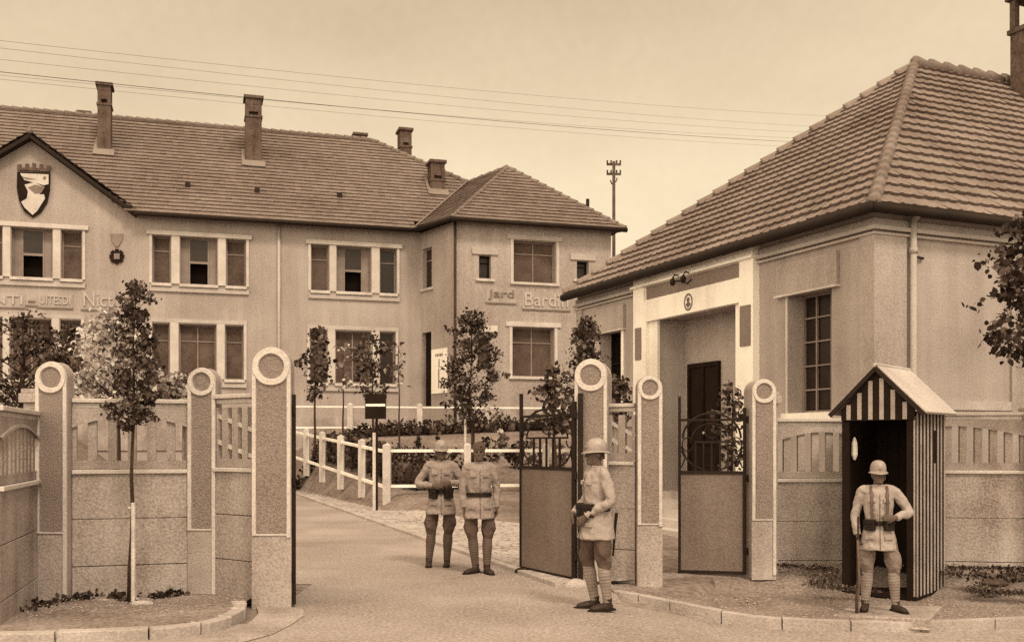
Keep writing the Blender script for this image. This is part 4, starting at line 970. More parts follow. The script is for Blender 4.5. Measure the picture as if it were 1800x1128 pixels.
# hedges and small plants
def hedge(name, A, B, w, h, label, seed, leaf=.11, dens=150, gap=0):
    random.seed(seed); A = Vector(A); B = Vector(B); L = (B - A).length; r = empty(name, A, 0, label, 'hedge'); b = MB(); core = MB(); n = int(L / .3)
    for k in range(n):
        f = (k + .5) / n; p = (B - A) * f; p.z = hground(A.x + p.x, A.y + p.y) - .03 - A.z; hh = h * random.uniform(.82, 1.08); core.ell(p + Vector((0, 0, hh * .36)), (.2, w * .3, hh * .36), None, 8, 6)
        for _ in range(int(dens * .6)):
            q = p + Vector((random.uniform(-.2, .2), 0, 0)); d = (B - A).normalized(); q += Vector((-d.y, d.x, 0)) * random.uniform(-.5, .5) * w; q.z += random.uniform(.0, 1) ** .8 * hh
            leaves(b, q, (.03, .03, .03), 1, leaf, 0)
    core.build('branches', M['leafd'], r); b.build('foliage', M['leafd'], r)
def gz_(x, y): return hground(x, y)
A = (-3.0, 26.7); hedge('drive_hedge', (-2.6, 26.9, gz_(-2.6, 27) - .05), (-6.6, 36.2, gz_(-6.6, 36.2)), .8, .98, 'dark clipped hedge behind the fence along the drive', 41)
hedge('corner_hedge', (-2.6, 26.75, gz_(-2.6, 26.75) - .03), (-1.3, 27.0, gz_(-1.3, 27.0)), .7, 1.0, 'dark hedge behind the corner of the lawn fence', 42)
a = Bl @ Vector((-1.4, -6.4, 0)); c = Bl @ Vector((12.0, -6.6, 0)); hedge('terrace_hedge', (a.x, a.y, gz_(a.x, a.y)), (c.x, c.y, gz_(c.x, c.y)), .5, .52, 'low dark hedge along the far end of the lawn', 43, .12, 110)
for px_, d, h_ in ((735, 32, .62), (771, 31.5, .70)):
    p = W(px_, 780, d); p.z = gz_(p.x, p.y); tree('topiary_cone', p, h_, [(0, .15), (.2, .14), (h_, .01)], 'small dark cone shrub on the lawn, %s of the pair' % ('left' if px_ == 735 else 'right'), 'shrub', .02, 'leafd', 60, 12, .06, 'pair of small cone shrubs', .06, px_)
random.seed(50)
for k, (px_, d) in enumerate(((862, 31), (886, 32.5), (905, 30), (930, 31), (955, 29), (985, 30))):
    p = W(px_, 780, d); p.z = gz_(p.x, p.y)
    words = ['beside the dense young tree', 'second from the dense young tree', 'in the middle of the bed', 'behind the far edge of the sheet gate leaf', 'seen through the drive gate ironwork', 'close to the tall right pillar'][k]
    tree('garden_plant', p, .7, [(0, .12), (.3, .3), (.7, .2)], 'loose garden plant on the lawn, ' + words, 'plant', .015, 'leaf2' if k % 2 else 'leaf', 22, 12, .12, 'garden plants on the lawn', .14, 60 + k)
def weeds(name, pts, n, label, size=.05, mm='leafd'):
    random.seed(n); b = MB()
    for _ in range(n):
        k = random.randrange(len(pts) - 1); p = Vector(pts[k]).lerp(Vector(pts[k + 1]), random.random()); p += Vector((random.gauss(0, .08), random.gauss(0, .08), 0))
        if mnoise.noise(p * 4) < -.05 and n < 1550 and mm == 'leafd': continue
        p.z += abs(random.gauss(0, .35)) * size; leaves(b, p, (.02, .02, .01), 1, size * random.uniform(.5, 1.1), -.4)
    o = b.build(name, M[mm]); tag(o, label, 'weeds', kind='stuff'); return o
weeds('weeds', [(-4.6, 10.72, .06), (-4.0, 10.72, .06), (-3.6, 10.95, .06)], 1500, 'ragged dark weeds round the foot of the street tree', .06)
weeds('weeds', [(-5.0, 10.4, .07), (-4.75, 9.9, .07), (-4.6, 10.5, .06)], 260, 'dark weeds at the foot of the near left wall', .06)
weeds('grass', [(3.4, 13.2, .12), (4.0, 12.9, .1), (3.6, 12.2, .0), (4.2, 12.0, -.05)], 1500, 'thin dry grass on the verge before the right wall', .032, 'leaf')
weeds('grass', [(5.1, 12.9, .12), (6.4, 12.8, .12), (5.4, 12.0, -.05), (6.2, 11.8, -.05)], 2600, 'thin dry grass on the verge right of the sentry box', .032, 'leaf')
weeds('grass', [(5.2, 12.7, .1), (5.9, 12.35, .05), (6.3, 12.3, .05)], 500, 'darker tufts of grass right of the sentry box', .05, 'leaf')
random.seed(77)
for k in range(14):
    f = k / 14; p = Vector((-4.62 + 1.05 * f + random.gauss(0, .03), 10.62 + .25 * f + random.gauss(0, .08), .05)); s = random.uniform(.02, .06)
    words = 'rubble stones at the foot of the street tree'
    tag(rock(p, (s * 1.4, s, s * .7), k).build('rubble_stone', M['stone' if k % 3 == 0 else 'conc2'], smooth=True), 'small loose stone among the weeds at the foot of the street tree', 'stone', words)
p = W(250, 1062, 10.3); tag(rock((p.x, p.y, .08), (.12, .04, .035), 44).build('flat_stone', M['stone'], smooth=True), 'long pale flat stone lying below the street tree', 'stone')
p = vr(1748, 1024, .03); tag(rock(p, (.16, .1, .05), 48).build('turf_clod', M['leafd'], smooth=True), 'dark clod of turf on the verge right of the sentry box', 'clod')

# ------------------------------------------------------------ telegraph pole and wires
tp = empty('telegraph_pole', W(1079, 800, 52), 0, 'tall wooden telegraph pole with crossarms behind the barracks wing', 'telegraph pole'); s = 52 / 1800
b = MB(); H = (800 - 284) * s; b.tube([(0, 0, -2), (0, 0, H)], [.11, .075], 8); b.build('pole', M['brick'], tp)
for y, w in ((289, 12), (306, 12)):
    b = MB(); z = (800 - y) * s; b.bar((-w * s, .1, z + .03), (w * s, -.1, z - .03), .11, .1); ca = b.build('crossarm', M['brick'], tp)
    b = MB()
    for k in (-.95, -.4, .4, .95): b.tube([(k * w * s, 0, z + .02), (k * w * s, 0, z + .2)], .04, 6)
    b.build('insulator', M['bark'], ca)
for y, w in ((318, 6), (322, -6)):
    b = MB(); z = (800 - y) * s; b.tube([(0, 0, z), (w * s * .6, 0, z - .05), (w * s, 0, z + .15)], .035, 6); b.build('bracket', M['bark'], tp)
WR = [((-15, 70, 22), (1480, 205, 50)), ((-15, 83, 22.6), (1480, 225, 50)), ((-15, 103, 23), (1480, 236, 50)), ((-15, 125, 23.5), (1490, 254, 50)), ((-15, 138, 24), (1480, 262, 52)), ((-15, 131, 24.5), (1480, 246, 52))]
for k, (a, c) in enumerate(WR):
    A = W(*a); B_ = W(*c); D = B_ - A; pts = []
    for i in range(-4, 21):
        t = i / 20; p = A + D * t; p.z -= .9 * (t * (1.0 - t)) ; pts.append(p)
    w = ['highest', 'second highest', 'third', 'darkest, fourth', 'lowest', 'fifth'][k]
    b = MB(); b.tube(pts, .0032 + .0035 * (k == 3), 4); tag(b.build('overhead_wire', M['stripe_d']), '%s overhead wire crossing the sky above the barracks roof' % w, 'wire', 'overhead wires across the sky')
# ------------------------------------------------------------ soldiers
def remesh(o, vox, it=3):
    m = o.modifiers.new('remesh', 'REMESH'); m.mode = 'VOXEL'; m.voxel_size = vox; m.use_smooth_shade = True
    s_ = o.modifiers.new('smooth', 'SMOOTH'); s_.iterations = it; s_.factor = .5; return o
tex = bpy.data.textures.new('folds', 'CLOUDS'); tex.noise_scale = .075; tex.noise_depth = 2
tex2 = bpy.data.textures.new('big_folds', 'CLOUDS'); tex2.noise_scale = .11; tex2.noise_depth = 1
def folds(o, s1=.022, s2=.03):
    for t, s in ((tex2, s2), (tex, s1)):
        m = o.modifiers.new('folds', 'DISPLACE'); m.texture = t; m.strength = s; m.mid_level = .5; m.texture_coords = 'LOCAL'
def spl(pts, rad, n=5):
    P = [Vector(p) for p in pts]; o = []; r = []
    for i in range(len(P) - 1):
        p0 = P[max(i - 1, 0)]; p1 = P[i]; p2 = P[i + 1]; p3 = P[min(i + 2, len(P) - 1)]
        for k in range(n):
            t = k / n
            o.append(.5 * ((2 * p1) + (-p0 + p2) * t + (2 * p0 - 5 * p1 + 4 * p2 - p3) * t * t + (-p0 + 3 * p1 - 3 * p2 + p3) * t ** 3))
            a, c = rad[i], rad[i + 1]
            r.append(tuple(lerp(a[j], c[j], sm(t) * .5 + t * .5) for j in (0, 1)) if isinstance(a, tuple) else lerp(a, c, t))
    o.append(P[-1]); r.append(rad[-1]); return o, r
def hand(b, w, d, pn, side, curl=.5, sc_=1.0):
    """w wrist, d direction of the fingers, pn palm normal (the side the fingers curl to), side: thumb direction sign"""
    d = Vector(d).normalized(); pn = Vector(pn); pn = (pn - d * pn.dot(d)).normalized(); s = d.cross(pn) * side; k = sc_
    pts = [w - d * .02, w + d * .02, w + d * .055, w + d * .088]
    b.tube(pts, [(.026 * k, .019 * k), (.032 * k, .018 * k), (.040 * k, .015 * k), (.038 * k, .012 * k)], 12, xa=s)
    for i, (off, L) in enumerate(((.030, .070), (.010, .080), (-.010, .075), (-.029, .058))):
        p = w + d * .082 + s * off; a = .15 + .12 * i * curl; P = [p - d * .01]; dd = d.copy()
        for seg, l in enumerate((.45, .32, .23)):
            a2 = curl * (.55 + .35 * seg) + .05 * i; dd = (d * math.cos(min(2.4, a2 + (curl * .5 * seg))) + pn * math.sin(min(2.4, a2 + (curl * .5 * seg)))).normalized()
            p = p + dd * L * l * k; P.append(p.copy())
        b.tube(P, [.0095, .009, .008, .0065], 8)
    p = w + d * .03 + s * .03; t1 = (d * .75 + s * .55 + pn * .35).normalized(); t2 = (d * .95 + s * .1 + pn * .45).normalized()
    b.tube([p - t1 * .015, p + t1 * .035, p + t1 * .035 + t2 * .028, p + t1 * .035 + t2 * .046], [.014, .012, .010, .007], 8)
def soldier(loc, yaw, scale, pose, label, look=0, hat='helmet', trm='cloth2', pm='puttee', braces=False, pouch=1.0, jm='cloth'):
    r = empty('person', loc, yaw, label, 'person', None); r.scale = (scale,) * 3
    J = {k: Vector(v) for k, v in pose.items() if isinstance(v, tuple)}; V3 = Vector
    hip = J['hip']; ch = J['chest']; nk = J['neck']; hd = J['head']
    # body
    b = MB(); Rz = Matrix.Rotation(look, 4, 'Z')
    def H(x, y, z): return hd + Rz @ V3((x, y, z))
    R3 = Rz.to_3x3()
    hp, hr = [], []
    for z, rx, ry, oy in ((-.118, .028, .026, -.052), (-.108, .042, .048, -.036), (-.085, .054, .066, -.022), (-.05, .063, .079, -.008), (-.01, .069, .086, .004), (.03, .073, .092, .008), (.07, .069, .086, .010), (.098, .052, .064, .010), (.115, .022, .028, .010)):
        hp.append(H(0, oy, z)); hr.append((rx, ry))
    seg = 18; vs = []
    for p, (rx, ry) in zip(hp, hr):
        for k in range(seg):
            a = 2 * math.pi * k / seg; vs.append(p + R3 @ V3((rx * math.cos(a), ry * math.sin(a), 0)))
    b.add(vs, [(i * seg + k, i * seg + (k + 1) % seg, (i + 1) * seg + (k + 1) % seg, (i + 1) * seg + k) for i in range(len(hp) - 1) for k in range(seg)] + [tuple(range(seg))[::-1], tuple((len(hp) - 1) * seg + k for k in range(seg))])
    b.tube([H(0, -.082, .022), H(0, -.098, -.008), H(0, -.108, -.028), H(0, -.092, -.038)], [.008, .011, .015, .010], 8)       # nose
    b.ell(H(0, -.080, .028), (.050, .012, .010), R3); b.ell(H(0, -.078, -.092), (.022, .018, .018), R3)                         # brow, chin
    b.ell(H(0, -.086, -.062), (.024, .010, .006), R3); b.ell(H(0, -.084, -.073), (.020, .010, .007), R3)                     # lips
    for s in (-1, 1):
        b.ell(H(s * .072, .012, -.01), (.010, .020, .031), R3); b.ell(H(s * .042, -.060, -.022), (.020, .018, .018), R3)
    b.tube([nk + V3((0, .01, -.06)), nk, H(0, .012, -.07)], [.062, .054, .052], 14)
    P, r_ = spl([hip + V3((0, 0, -.06)), hip + V3((0, 0, .1)), ch, nk + V3((0, 0, -.07)), nk + V3((0, 0, .0))], [(.13, .1), (.13, .1), (.15, .1), (.13, .08), (.05, .05)])
    b.tube(P, r_, 16)
    for s, L in ((-1, 'l'), (1, 'r')):
        b.tube([nk + V3((0, 0, -.07)), J['sh' + L], J['el' + L], J['wr' + L]], [.05, .045, .036, .025], 10)
        hand(b, J['wr' + L], J['hd' + L], J['pn' + L], pose.get('ts' + L, s), pose.get('cu' + L, .5))
        b.tube([hip + V3((s * .08, 0, 0)), J['kn' + L], J['an' + L]], [.07, .05, .035], 10)
        b.tube([J['an' + L], J['an' + L] + V3((0, 0, -.03)), J['an' + L] + (J['to' + L] - J['an' + L]) * .6 + V3((0, 0, -.02))], [.035, .035, .025], 8)
    remesh(b.build('body', M['skin'], r), .0065, 2)
    e = MB()
    for s in (-1, 1): e.ell(H(s * .030, -.080, .007), (.015, .008, .009), R3, 10, 6)  # black eyes drawn oversized so they also darken the sockets
    e.build('eyes', M['leather'], r, smooth=True)
    e = MB(); e.ell(H(0, -.093, -.0675), (.020, .003, .0016), R3, 10, 6); e.build('mouth', M['strap'], r, smooth=True)
    e = MB()
    for k in range(7):
        z = -.045 + .018 * k; e.ell(H(0, .035, z), (.0735 - .001 * k, .068, .018), R3, 14, 6)
    e.build('hair', M['gun'], r, smooth=True)
    # jacket
    b = MB(); fw = (hip - ch); base = hip + V3((0, 0, -.20))
    P, r_ = spl([base, hip + V3((0, 0, -.03)), hip + V3((0, -.005, .12)), ch + V3((0, -.012, .0)), ch + V3((0, 0, .12)), nk + V3((0, .005, -.05)), nk + V3((0, .008, -.005))],
                [(.216, .192), (.190, .165), (.148, .118), (.168, .130), (.160, .114), (.088, .082), (.064, .064)]); b.tube(P, r_, 24, xa=(1, 0, 0))
    for s, L in ((-1, 'l'), (1, 'r')):
        sh = J['sh' + L]; el = J['el' + L]; wr = J['wr' + L]
        P, r_ = spl([nk + V3((s * .06, 0, -.055)), sh + V3((-s * .02, 0, -.004)), sh.lerp(el, .3), el, el.lerp(wr, .5), wr + (el - wr) * .04], [.064, .063, .060, .052, .047, .040]); b.tube(P, r_, 14)
    o = b.build('jacket', M[jm], r); remesh(o, .009, 2); folds(o, .014, .026)
    b = MB(); P = [nk + V3((.066 * math.cos(a), .008 + .066 * math.sin(a), -.006 - .01 * math.sin(a))) for a in [2 * math.pi * k / 16 for k in range(17)]]; b.tube(P, (.012), 6, ey=1.0, cap=False); b.build('collar', M[jm], r, smooth=True)
    b = MB()
    for k in range(5):
        p = ch.lerp(hip, .05 + k * .16 - .2) + V3((.012, -.15 + .012 * k, .02)); b.ell(p, (.008, .006, .008), None, 8, 5)
    b.build('buttons', M['badge'], r)
    b = MB(); P, r_ = spl([nk + V3((.004, -.066, -.03)), ch + V3((.004, -.128, .11)), ch + V3((.004, -.148, .0)), hip + V3((.004, -.130, .12)), hip + V3((.004, -.173, -.03)), base + V3((.004, -.197, .01))], [.0035] * 6); b.tube(P, r_, 5); b.build('placket', M['seam'], r)
    for s in (-1, 1):
        for (px_, pz_, py_, w_) in ((.085, ch.z + .045, ch.y - .128, .045), (.105, hip.z - .05, hip.y - .145, .055)):
            m_ = Matrix.Translation((hip.x + s * px_, py_, pz_)) @ Matrix.Rotation(s * R(24), 4, 'Z'); b = MB(); b.box(-w_, w_, -.012, .03, -.022, .022, m_); b.build('pocket_flap', M[jm], r, bevel=.006)
    # belt and cartridge pouches
    def ring_(z, rx, ry, hgt, off=V3((0, 0, 0)), grow=.0):
        b = MB(); K = 28; c = V3((hip.x, hip.y - .006, z)) + off; vs = []
        for k in range(K):
            a = 2 * math.pi * k / K
            for rr, dz in ((-.004, -hgt / 2), (.008, -hgt / 2), (.008, hgt / 2), (-.004, hgt / 2)): vs.append(c + V3(((rx + rr) * math.cos(a), (ry + rr) * math.sin(a), dz)))
        b.add(vs, [(4 * k + j, 4 * ((k + 1) % K) + j, 4 * ((k + 1) % K) + (j + 1) % 4, 4 * k + (j + 1) % 4) for k in range(K) for j in range(4)]); return b
    zb = hip.z + .115; b = ring_(zb, .162, .132, .055); belt = b.build('belt', M['leather'], r)
    if pouch:
        for s in (-1, 1):
            a = R(-90 + s * 34); c = V3((hip.x + .170 * math.cos(a), hip.y - .006 + .146 * math.sin(a), zb - .012)); m = Matrix.Translation(c) @ Matrix.Rotation(a + R(90), 4, 'Z')
            b = MB(); b.box(-.062, .062, -.038 * pouch, .01, -.062 * pouch, .055, m); b.box(-.066, .066, -.043 * pouch, .012, .005, .06, m); b.box(-.01, .01, -.048 * pouch, -.03, -.03, .02, m); b.build('cartridge_pouch', M['leather'], belt, bevel=.008)
        b = MB(); b.box(hip.x - .028, hip.x + .028, hip.y - .165, hip.y - .14, zb - .025, zb + .025); b.build('buckle', M['leather'], belt, bevel=.004)
    if braces:
        for s in (-1, 1):
            pts = [(s * .085, -.146, zb), (s * .088, -.164, ch.z - .02), (s * .086, -.155, ch.z + .08), (s * .088, -.095, nk.z - .055), (s * .086, -.02, nk.z - .005), (s * .08, .09, nk.z - .06), (s * .05, .135, ch.z), (s * .04, .135, zb)]
            pts = [V3(p) + V3((hip.x, hip.y, 0)) for p in pts]; P, r_ = spl(pts, [(.017, .006)] * len(pts), 4); b = MB(); b.tube(P, r_, 8, xa=(1, 0, 0)); b.build('brace_strap', M['strap'], r, smooth=True)
    # breeches, puttees, boots
    b = MB(); b.tube([hip + V3((0, 0, .05)), hip + V3((0, 0, -.08)), hip + V3((0, 0, -.13))], [(.14, .105), (.145, .11), (.10, .085)], 18, xa=(1, 0, 0))
    for s, L in ((-1, 'l'), (1, 'r')):
        kn = J['kn' + L]; an = J['an' + L]; h0 = hip + V3((s * .085, 0, -.03))
        P, r_ = spl([h0, h0.lerp(kn, .35) + V3((s * .018, 0, 0)), h0.lerp(kn, .7) + V3((s * .02, 0, 0)), kn + V3((s * .008, 0, .02)), kn.lerp(an, .16)], [.088, .085, .094, .080, .058]); b.tube(P, r_, 16)
    o = b.build('breeches', M[trm], r); remesh(o, .010, 2); folds(o, .018, .036)
    for L in 'lr':
        kn = J['kn' + L]; an = J['an' + L]; b = MB(); P = []; r_ = []; n = 44
        for k in range(n + 1):
            f = k / n; P.append(kn.lerp(an, .10 + .9 * f)); rr = interp(f, [(0, .060), (.25, .066), (.6, .054), (1, .043)]); r_.append(rr + .0035 * ((k % 4) / 3))
        b.tube(P, r_, 14); b.build('puttee', M[pm], r, smooth=False)
        to = J['to' + L]; dv = to - an; dv.z = 0; dv.normalize(); g = V3((an.x, an.y, an.z - .085)); b = MB()
        heel = g - dv * .055; P = [heel + V3((0, 0, .035)), g + V3((0, 0, .04)), g + dv * .08 + V3((0, 0, .042)), g + dv * .15 + V3((0, 0, .035)), g + dv * .195 + V3((0, 0, .028))]
        xa = dv.cross(V3((0, 0, 1)))
        b.tube(P, [(.033, .034), (.040, .040), (.044, .040), (.046, .032), (.028, .018)], 14, xa=xa); b.tube([an + V3((0, 0, .045)), an, g + V3((0, 0, .04))], [.050, .047, .045], 12)
        bo = b.build('boot', M['boot'], r); remesh(bo, .008, 3)
        b = MB(); P = [g - dv * .088, g - dv * .05, g + dv * .03, g + dv * .12, g + dv * .19, g + dv * .225]; ws = [.022, .036, .038, .048, .040, .014]; vs = []
        for p, w in zip(P, ws):
            for z in (0, .022):
                for q in (-1, 1): vs.append(p + xa * q * w + V3((0, 0, z)))
        m = len(P); b.add(vs, [(4 * i, 4 * i + 1, 4 * i + 5, 4 * i + 4) for i in range(m - 1)] + [(4 * i + 2, 4 * i + 3, 4 * i + 7, 4 * i + 6) for i in range(m - 1)] + [(4 * i, 4 * i + 2, 4 * i + 6, 4 * i + 4) for i in range(m - 1)] + [(4 * i + 1, 4 * i + 3, 4 * i + 7, 4 * i + 5) for i in range(m - 1)] + [(0, 1, 3, 2), (4 * m - 4, 4 * m - 3, 4 * m - 1, 4 * m - 2)])
        b.build('sole', M['leather'], bo)
    # headgear
    if hat == 'helmet':
        b = MB(); seg = 28; prof = [(1.0, -.008), (1.0, .03), (.97, .055), (.88, .082), (.70, .106), (.45, .120), (.2, .126), (.0, .1275)]
        vs = []
        for f, z in prof:
            for k in range(seg):
                a = 2 * math.pi * k / seg; vs.append(H(.090 * f * math.cos(a), .012 + .112 * f * math.sin(a), .035 + z))
        b.add(vs, [(i * seg + k, i * seg + (k + 1) % seg, (i + 1) * seg + (k + 1) % seg, (i + 1) * seg + k) for i in range(len(prof) - 1) for k in range(seg)])
        he = b.build('helmet', M['helmet'], r, smooth=True)
        b = MB(); vs = []
        for k in range(seg):
            a = 2 * math.pi * k / seg; fr = max(0, -math.sin(a)); bk = max(0, math.sin(a)); w = .018 + .030 * fr ** 2 + .028 * bk ** 2; dz = .012 + .018 * fr ** 2 + .024 * bk ** 2
            c, s = math.cos(a), math.sin(a)
            for q, z, t in ((0, 0, 0), (w * .6, -dz * .5, 0), (w, -dz, 0), (w, -dz - .004, 0), (0, -.006, 0)): vs.append(H((.090 + q) * c, .012 + (.112 + q) * s, .030 + z))
        b.add(vs, [(5 * k + j, 5 * ((k + 1) % seg) + j, 5 * ((k + 1) % seg) + j + 1, 5 * k + j + 1) for k in range(seg) for j in range(4)]); b.build('brim', M['helmet'], he, smooth=True)
        b = MB(); P = [H(0, .012 + .115 * math.sin(a), .035 + .120 * math.cos(a)) for a in [-.95 + k * .24 for k in range(9)]]; b.tube(P, [(.010, .004)] + [(.010, .009)] * 7 + [(.010, .004)], 8, xa=(1, 0, 0)); b.build('crest', M['helmet'], he, smooth=True)
        b = MB(); b.ell(H(0, -.102, .068), (.020, .006, .024), R3, 12, 8); b.build('badge', M['helmet'], he, smooth=True)
        b = MB(); b.tube([H(-.080, -.012, .03), H(-.066, -.045, -.06), H(0, -.062, -.115), H(.066, -.045, -.06), H(.080, -.012, .03)], .005, 6); b.build('chin_strap', M['strap'], he)
    else:
        b = MB(); seg = 24; prof = [(1.0, -.01, 1), (1.02, .03, 1), (.95, .065, 1), (.62, .092, 1.02), (.12, .105, 1.0), (0, .098, .9)]; vs = []
        for f, z, g_ in prof:
            for k in range(seg):
                a = 2 * math.pi * k / seg; vs.append(H(.084 * f * math.cos(a), .010 + .104 * g_ * math.sin(a), .038 + z + .012 * abs(math.sin(a)) * (1 - f)))
        b.add(vs, [(i * seg + k, i * seg + (k + 1) % seg, (i + 1) * seg + (k + 1) % seg, (i + 1) * seg + k) for i in range(len(prof) - 1) for k in range(seg)])
        cp = b.build('forage_cap', M['puttee'], r, smooth=True)
        b = MB(); b.tube([H(.086 * math.cos(a), .010 + .106 * math.sin(a), .052) for a in [2 * math.pi * k / 24 for k in range(25)]], .006, 6); b.build('cap_edge', M['strap'], cp)
        b = MB(); b.ell(H(.03, -.098, .075), (.012, .005, .012), R3, 8, 6); b.build('badge', M['leather'], cp)
    return r
def pose(**k):
    d = dict(hip=(0, 0, .93), chest=(0, -.01, 1.25), neck=(0, .0, 1.465), head=(0, -.015, 1.60),
             shl=(-.178, 0, 1.405), shr=(.178, 0, 1.405), ell=(-.225, .02, 1.12), elr=(.225, .02, 1.12), wrl=(-.24, -.04, .87), wrr=(.24, -.04, .87),
             hdl=(0, -.15, -1), hdr=(0, -.15, -1), pnl=(1, -.2, 0), pnr=(-1, -.2, 0), cul=.45, cur=.45,
             knl=(-.12, -.02, .50), knr=(.12, -.02, .50), anl=(-.13, .03, .085), anr=(.13, .03, .085), tol=(-.16, -.2, .03), tor=(.16, -.2, .03)); d.update(k); return d
# first soldier: arms folded up to the belt, feet apart
soldier(W(778, 995, 14.1) * Vector((1, 1, 0)) if False else (W(775, 995, 14.1).x, 14.1, .0), R(4), .99,
        pose(ell=(-.315, -.02, 1.15), wrl=(-.10, -.20, 1.13), hdl=(1, -.1, .05), pnl=(0, 1, -.1), tsl=-1, cul=.6, elr=(.29, .03, 1.15), wrr=(.12, -.20, 1.17), hdr=(-1, -.12, -.15), pnr=(0, 1, 0), tsr=1, cur=.6,
             knl=(-.13, -.03, .50), anl=(-.165, .0, .085), tol=(-.17, -.25, .03), knr=(.10, -.03, .50), anr=(.085, .02, .085), tor=(.07, -.22, .03)),
        'helmeted soldier with arms bent over his belt, left of the pair on the drive', look=R(8), trm='cloth2', jm='clothb', pouch=1.3)
# second soldier: cap, arms hanging
soldier((W(842, 1006, 13.35).x, 13.35, .0), R(6), .985,
        pose(shl=(-.18, 0, 1.40), ell=(-.215, .0, 1.12), wrl=(-.205, -.05, .86), elr=(.235, .02, 1.12), wrr=(.235, -.03, .86), cul=.7, cur=1.0,
             knl=(-.09, -.03, .50), anl=(-.045, .0, .085), tol=(-.25, -.16, .03), knr=(.11, -.02, .50), anr=(.10, -.06, .085), tor=(.16, -.26, .03)),
        'bareheaded looking soldier in a soft forage cap, arms hanging, right of the pair on the drive'.replace('bareheaded looking ', ''), look=R(-6), hat='cap', pouch=0, trm='cloth2', pm='puttee', jm='clothb')
# third soldier: in profile, facing left
soldier((W(1049, 1070, 10.5).x, 10.5, -.01), R(-72), 1.0,
        pose(chest=(0, .0, 1.26), shl=(-.175, .0, 1.40), shr=(.175, .01, 1.40), ell=(-.22, -.02, 1.13), wrl=(-.10, -.22, .98), hdl=(.7, -.5, -.5), pnl=(.4, 1, -.2), tsl=-1,
             elr=(.235, .05, 1.13), wrr=(.10, -.17, .965), hdr=(-.6, -.55, -.55), pnr=(-.5, 1, -.2), tsr=1, knl=(-.10, -.06, .50), anl=(-.10, .02, .085), tol=(-.12, -.24, .03), knr=(.10, .03, .50), anr=(.09, .08, .085), tor=(.12, -.16, .03)),
        'soldier in profile with pale jacket standing before the tall right pillar', look=R(-8), trm='cloth2', pm='puttee2', jm='cloth', pouch=1.25)
# fourth soldier: sentry with rifle
s4 = soldier((3.97, 11.10, -.116), R(-14), .925,
        pose(hip=(0, .0, .915), shl=(-.19, 0, 1.405), ell=(-.255, .02, 1.12), wrl=(-.235, -.06, .88), hdl=(.05, -.3, -1), pnl=(1, -.3, 0), tsl=-1, cul=1.15,
             elr=(.345, -.01, 1.16), wrr=(.165, -.20, 1.10), hdr=(-1, -.15, .0), pnr=(0, 1, -.1), tsr=1, cur=.6,
             knl=(-.12, -.03, .50), anl=(-.145, .0, .085), tol=(-.19, -.22, .03), knr=(.16, -.05, .50), anr=(.19, -.02, .085), tor=(.30, -.21, .03)),
        'sentry in helmet and leather braces holding a rifle before the striped box', look=R(6), braces=True, pm='puttee2', trm='trous', pouch=1.15)
# rifle standing on its butt
rf_ = empty('rifle', (3.69, 10.96, -.116), R(-20), 'dark bolt action rifle standing on its butt in the hand of the sentry', 'rifle')
b = MB(); b.tube([(0, 0, .0), (.0, 0, .10), (.005, 0, .26), (.01, .0, .34), (.015, .01, .46), (.012, .02, .80)], [(.016, .055), (.018, .05), (.017, .036), (.014, .022), (.018, .026), (.014, .018)], 12, xa=(1, 0, 0)); b.build('stock', M['gun'], rf_, smooth=True)
b = MB(); b.tube([(.015, .012, .42), (.012, .02, 1.03)], .009, 10); b.tube([(.015, .0, .40), (.05, .0, .41)], .005, 6); b.ell((.055, 0, .41), (.01, .01, .01)); b.box(.005, .02, -.012, .0, .98, 1.0); b.build('barrel', M['iron'], rf_, smooth=True)
for z in (.6, .78): b = MB(); b.tube([(.012, .015, z), (.012, .018, z + .02)], .022, 12); b.build('band', M['iron'], rf_)
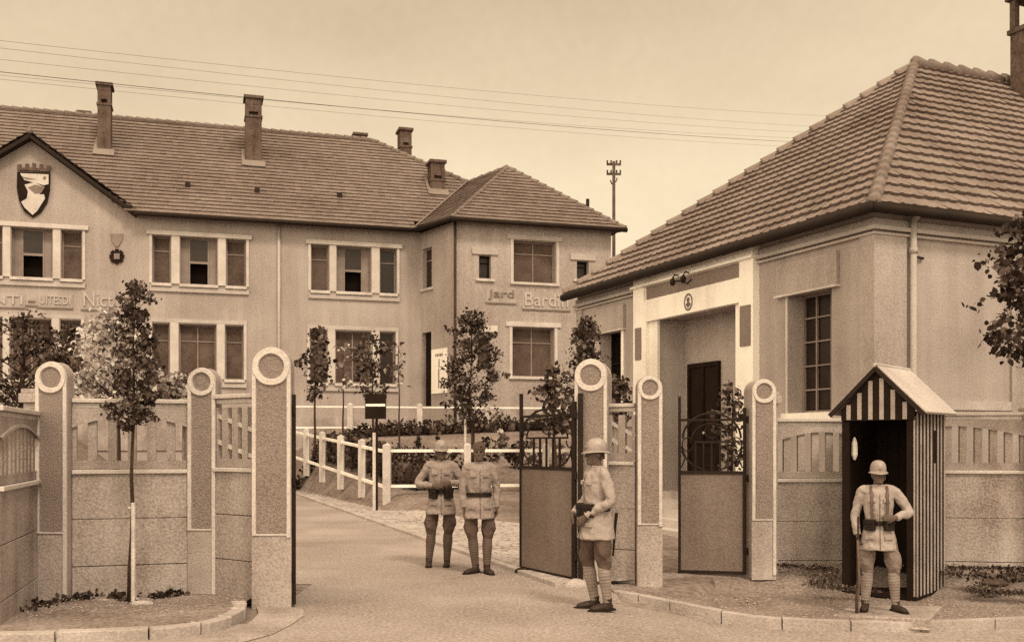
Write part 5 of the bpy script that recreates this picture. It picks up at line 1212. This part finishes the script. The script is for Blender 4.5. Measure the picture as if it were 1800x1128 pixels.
b = MB(); b.tube([(.0, -.03, .36), (.0, -.055, .38), (.0, -.05, .42), (.0, -.025, .44)], .004, 6); b.build('trigger_guard', M['iron'], rf_)
b = MB(); b.tube([(.01, -.03, .14), (.03, -.06, .35), (.02, -.05, .6), (.01, .0, .79)], [(.012, .003)] * 4, 6); b.build('sling', M['strap'], rf_)
# bayonet of the third soldier
c = Vector((W(1049, 1070, 10.5).x, 10.5, -.01)); b = MB(); b.tube([(0, 0, .55), (0, 0, .86), (0, -.02, 1.0)], [.010, .014, .017], 8); o = b.build('bayonet_scabbard', M['leather']); o.location = c + Vector((.13, .06, .0)); o.rotation_euler = (R(4), R(4), 0)
tag(o, 'dark bayonet scabbard hanging behind the hip of the soldier in profile', 'scabbard')

random.seed(5); b = MB()
def chip(p, r):
    v = [p + Vector((random.uniform(.6, 1) * r * math.cos(a), random.uniform(.6, 1) * r * math.sin(a), 0)) for a in (0, 1.5, 3, 4.6)] + [p + Vector((random.uniform(-.2, .2) * r, 0, r * .6))]
    b.add(v, [(0, 1, 4), (1, 2, 4), (2, 3, 4), (3, 0, 4)])
for k in range(1500):
    y = random.uniform(8.6, 12.2); x = random.uniform(-2.2, 5.5) if random.random() < .5 else random.gauss(1.6, .8)
    if y > 10.3 and x > 1.0 or x < -2.2: continue
    chip(Vector((x, y, hroad(x, y) + .003)), random.choice((.004, .006, .008, .013)))
for k in range(900):
    L = random.uniform(-1, 16); s_ = -abs(random.gauss(0, .25)); p = K0 + KT * L + KN * s_; chip(Vector((p.x, p.y, .004)), random.choice((.006, .01, .014)))
for k in range(1600):
    p = along(resample(smoothline(RK, 2), .3), random.uniform(0, .62)); q = random.uniform(.05, 1.6); chip(Vector((p.x + random.uniform(-.1, .1), p.y + q, p.z + .002)), random.choice((.006, .01, .015)))
for k in range(900):
    p = Vector((random.uniform(-5, -2.75), random.uniform(9.0, 10.9), .085)); chip(p, random.choice((.006, .01, .014)))
tag(b.build('gravel', M['stone']), 'loose gravel scattered over the road edge and the verges', 'gravel', kind='stuff')
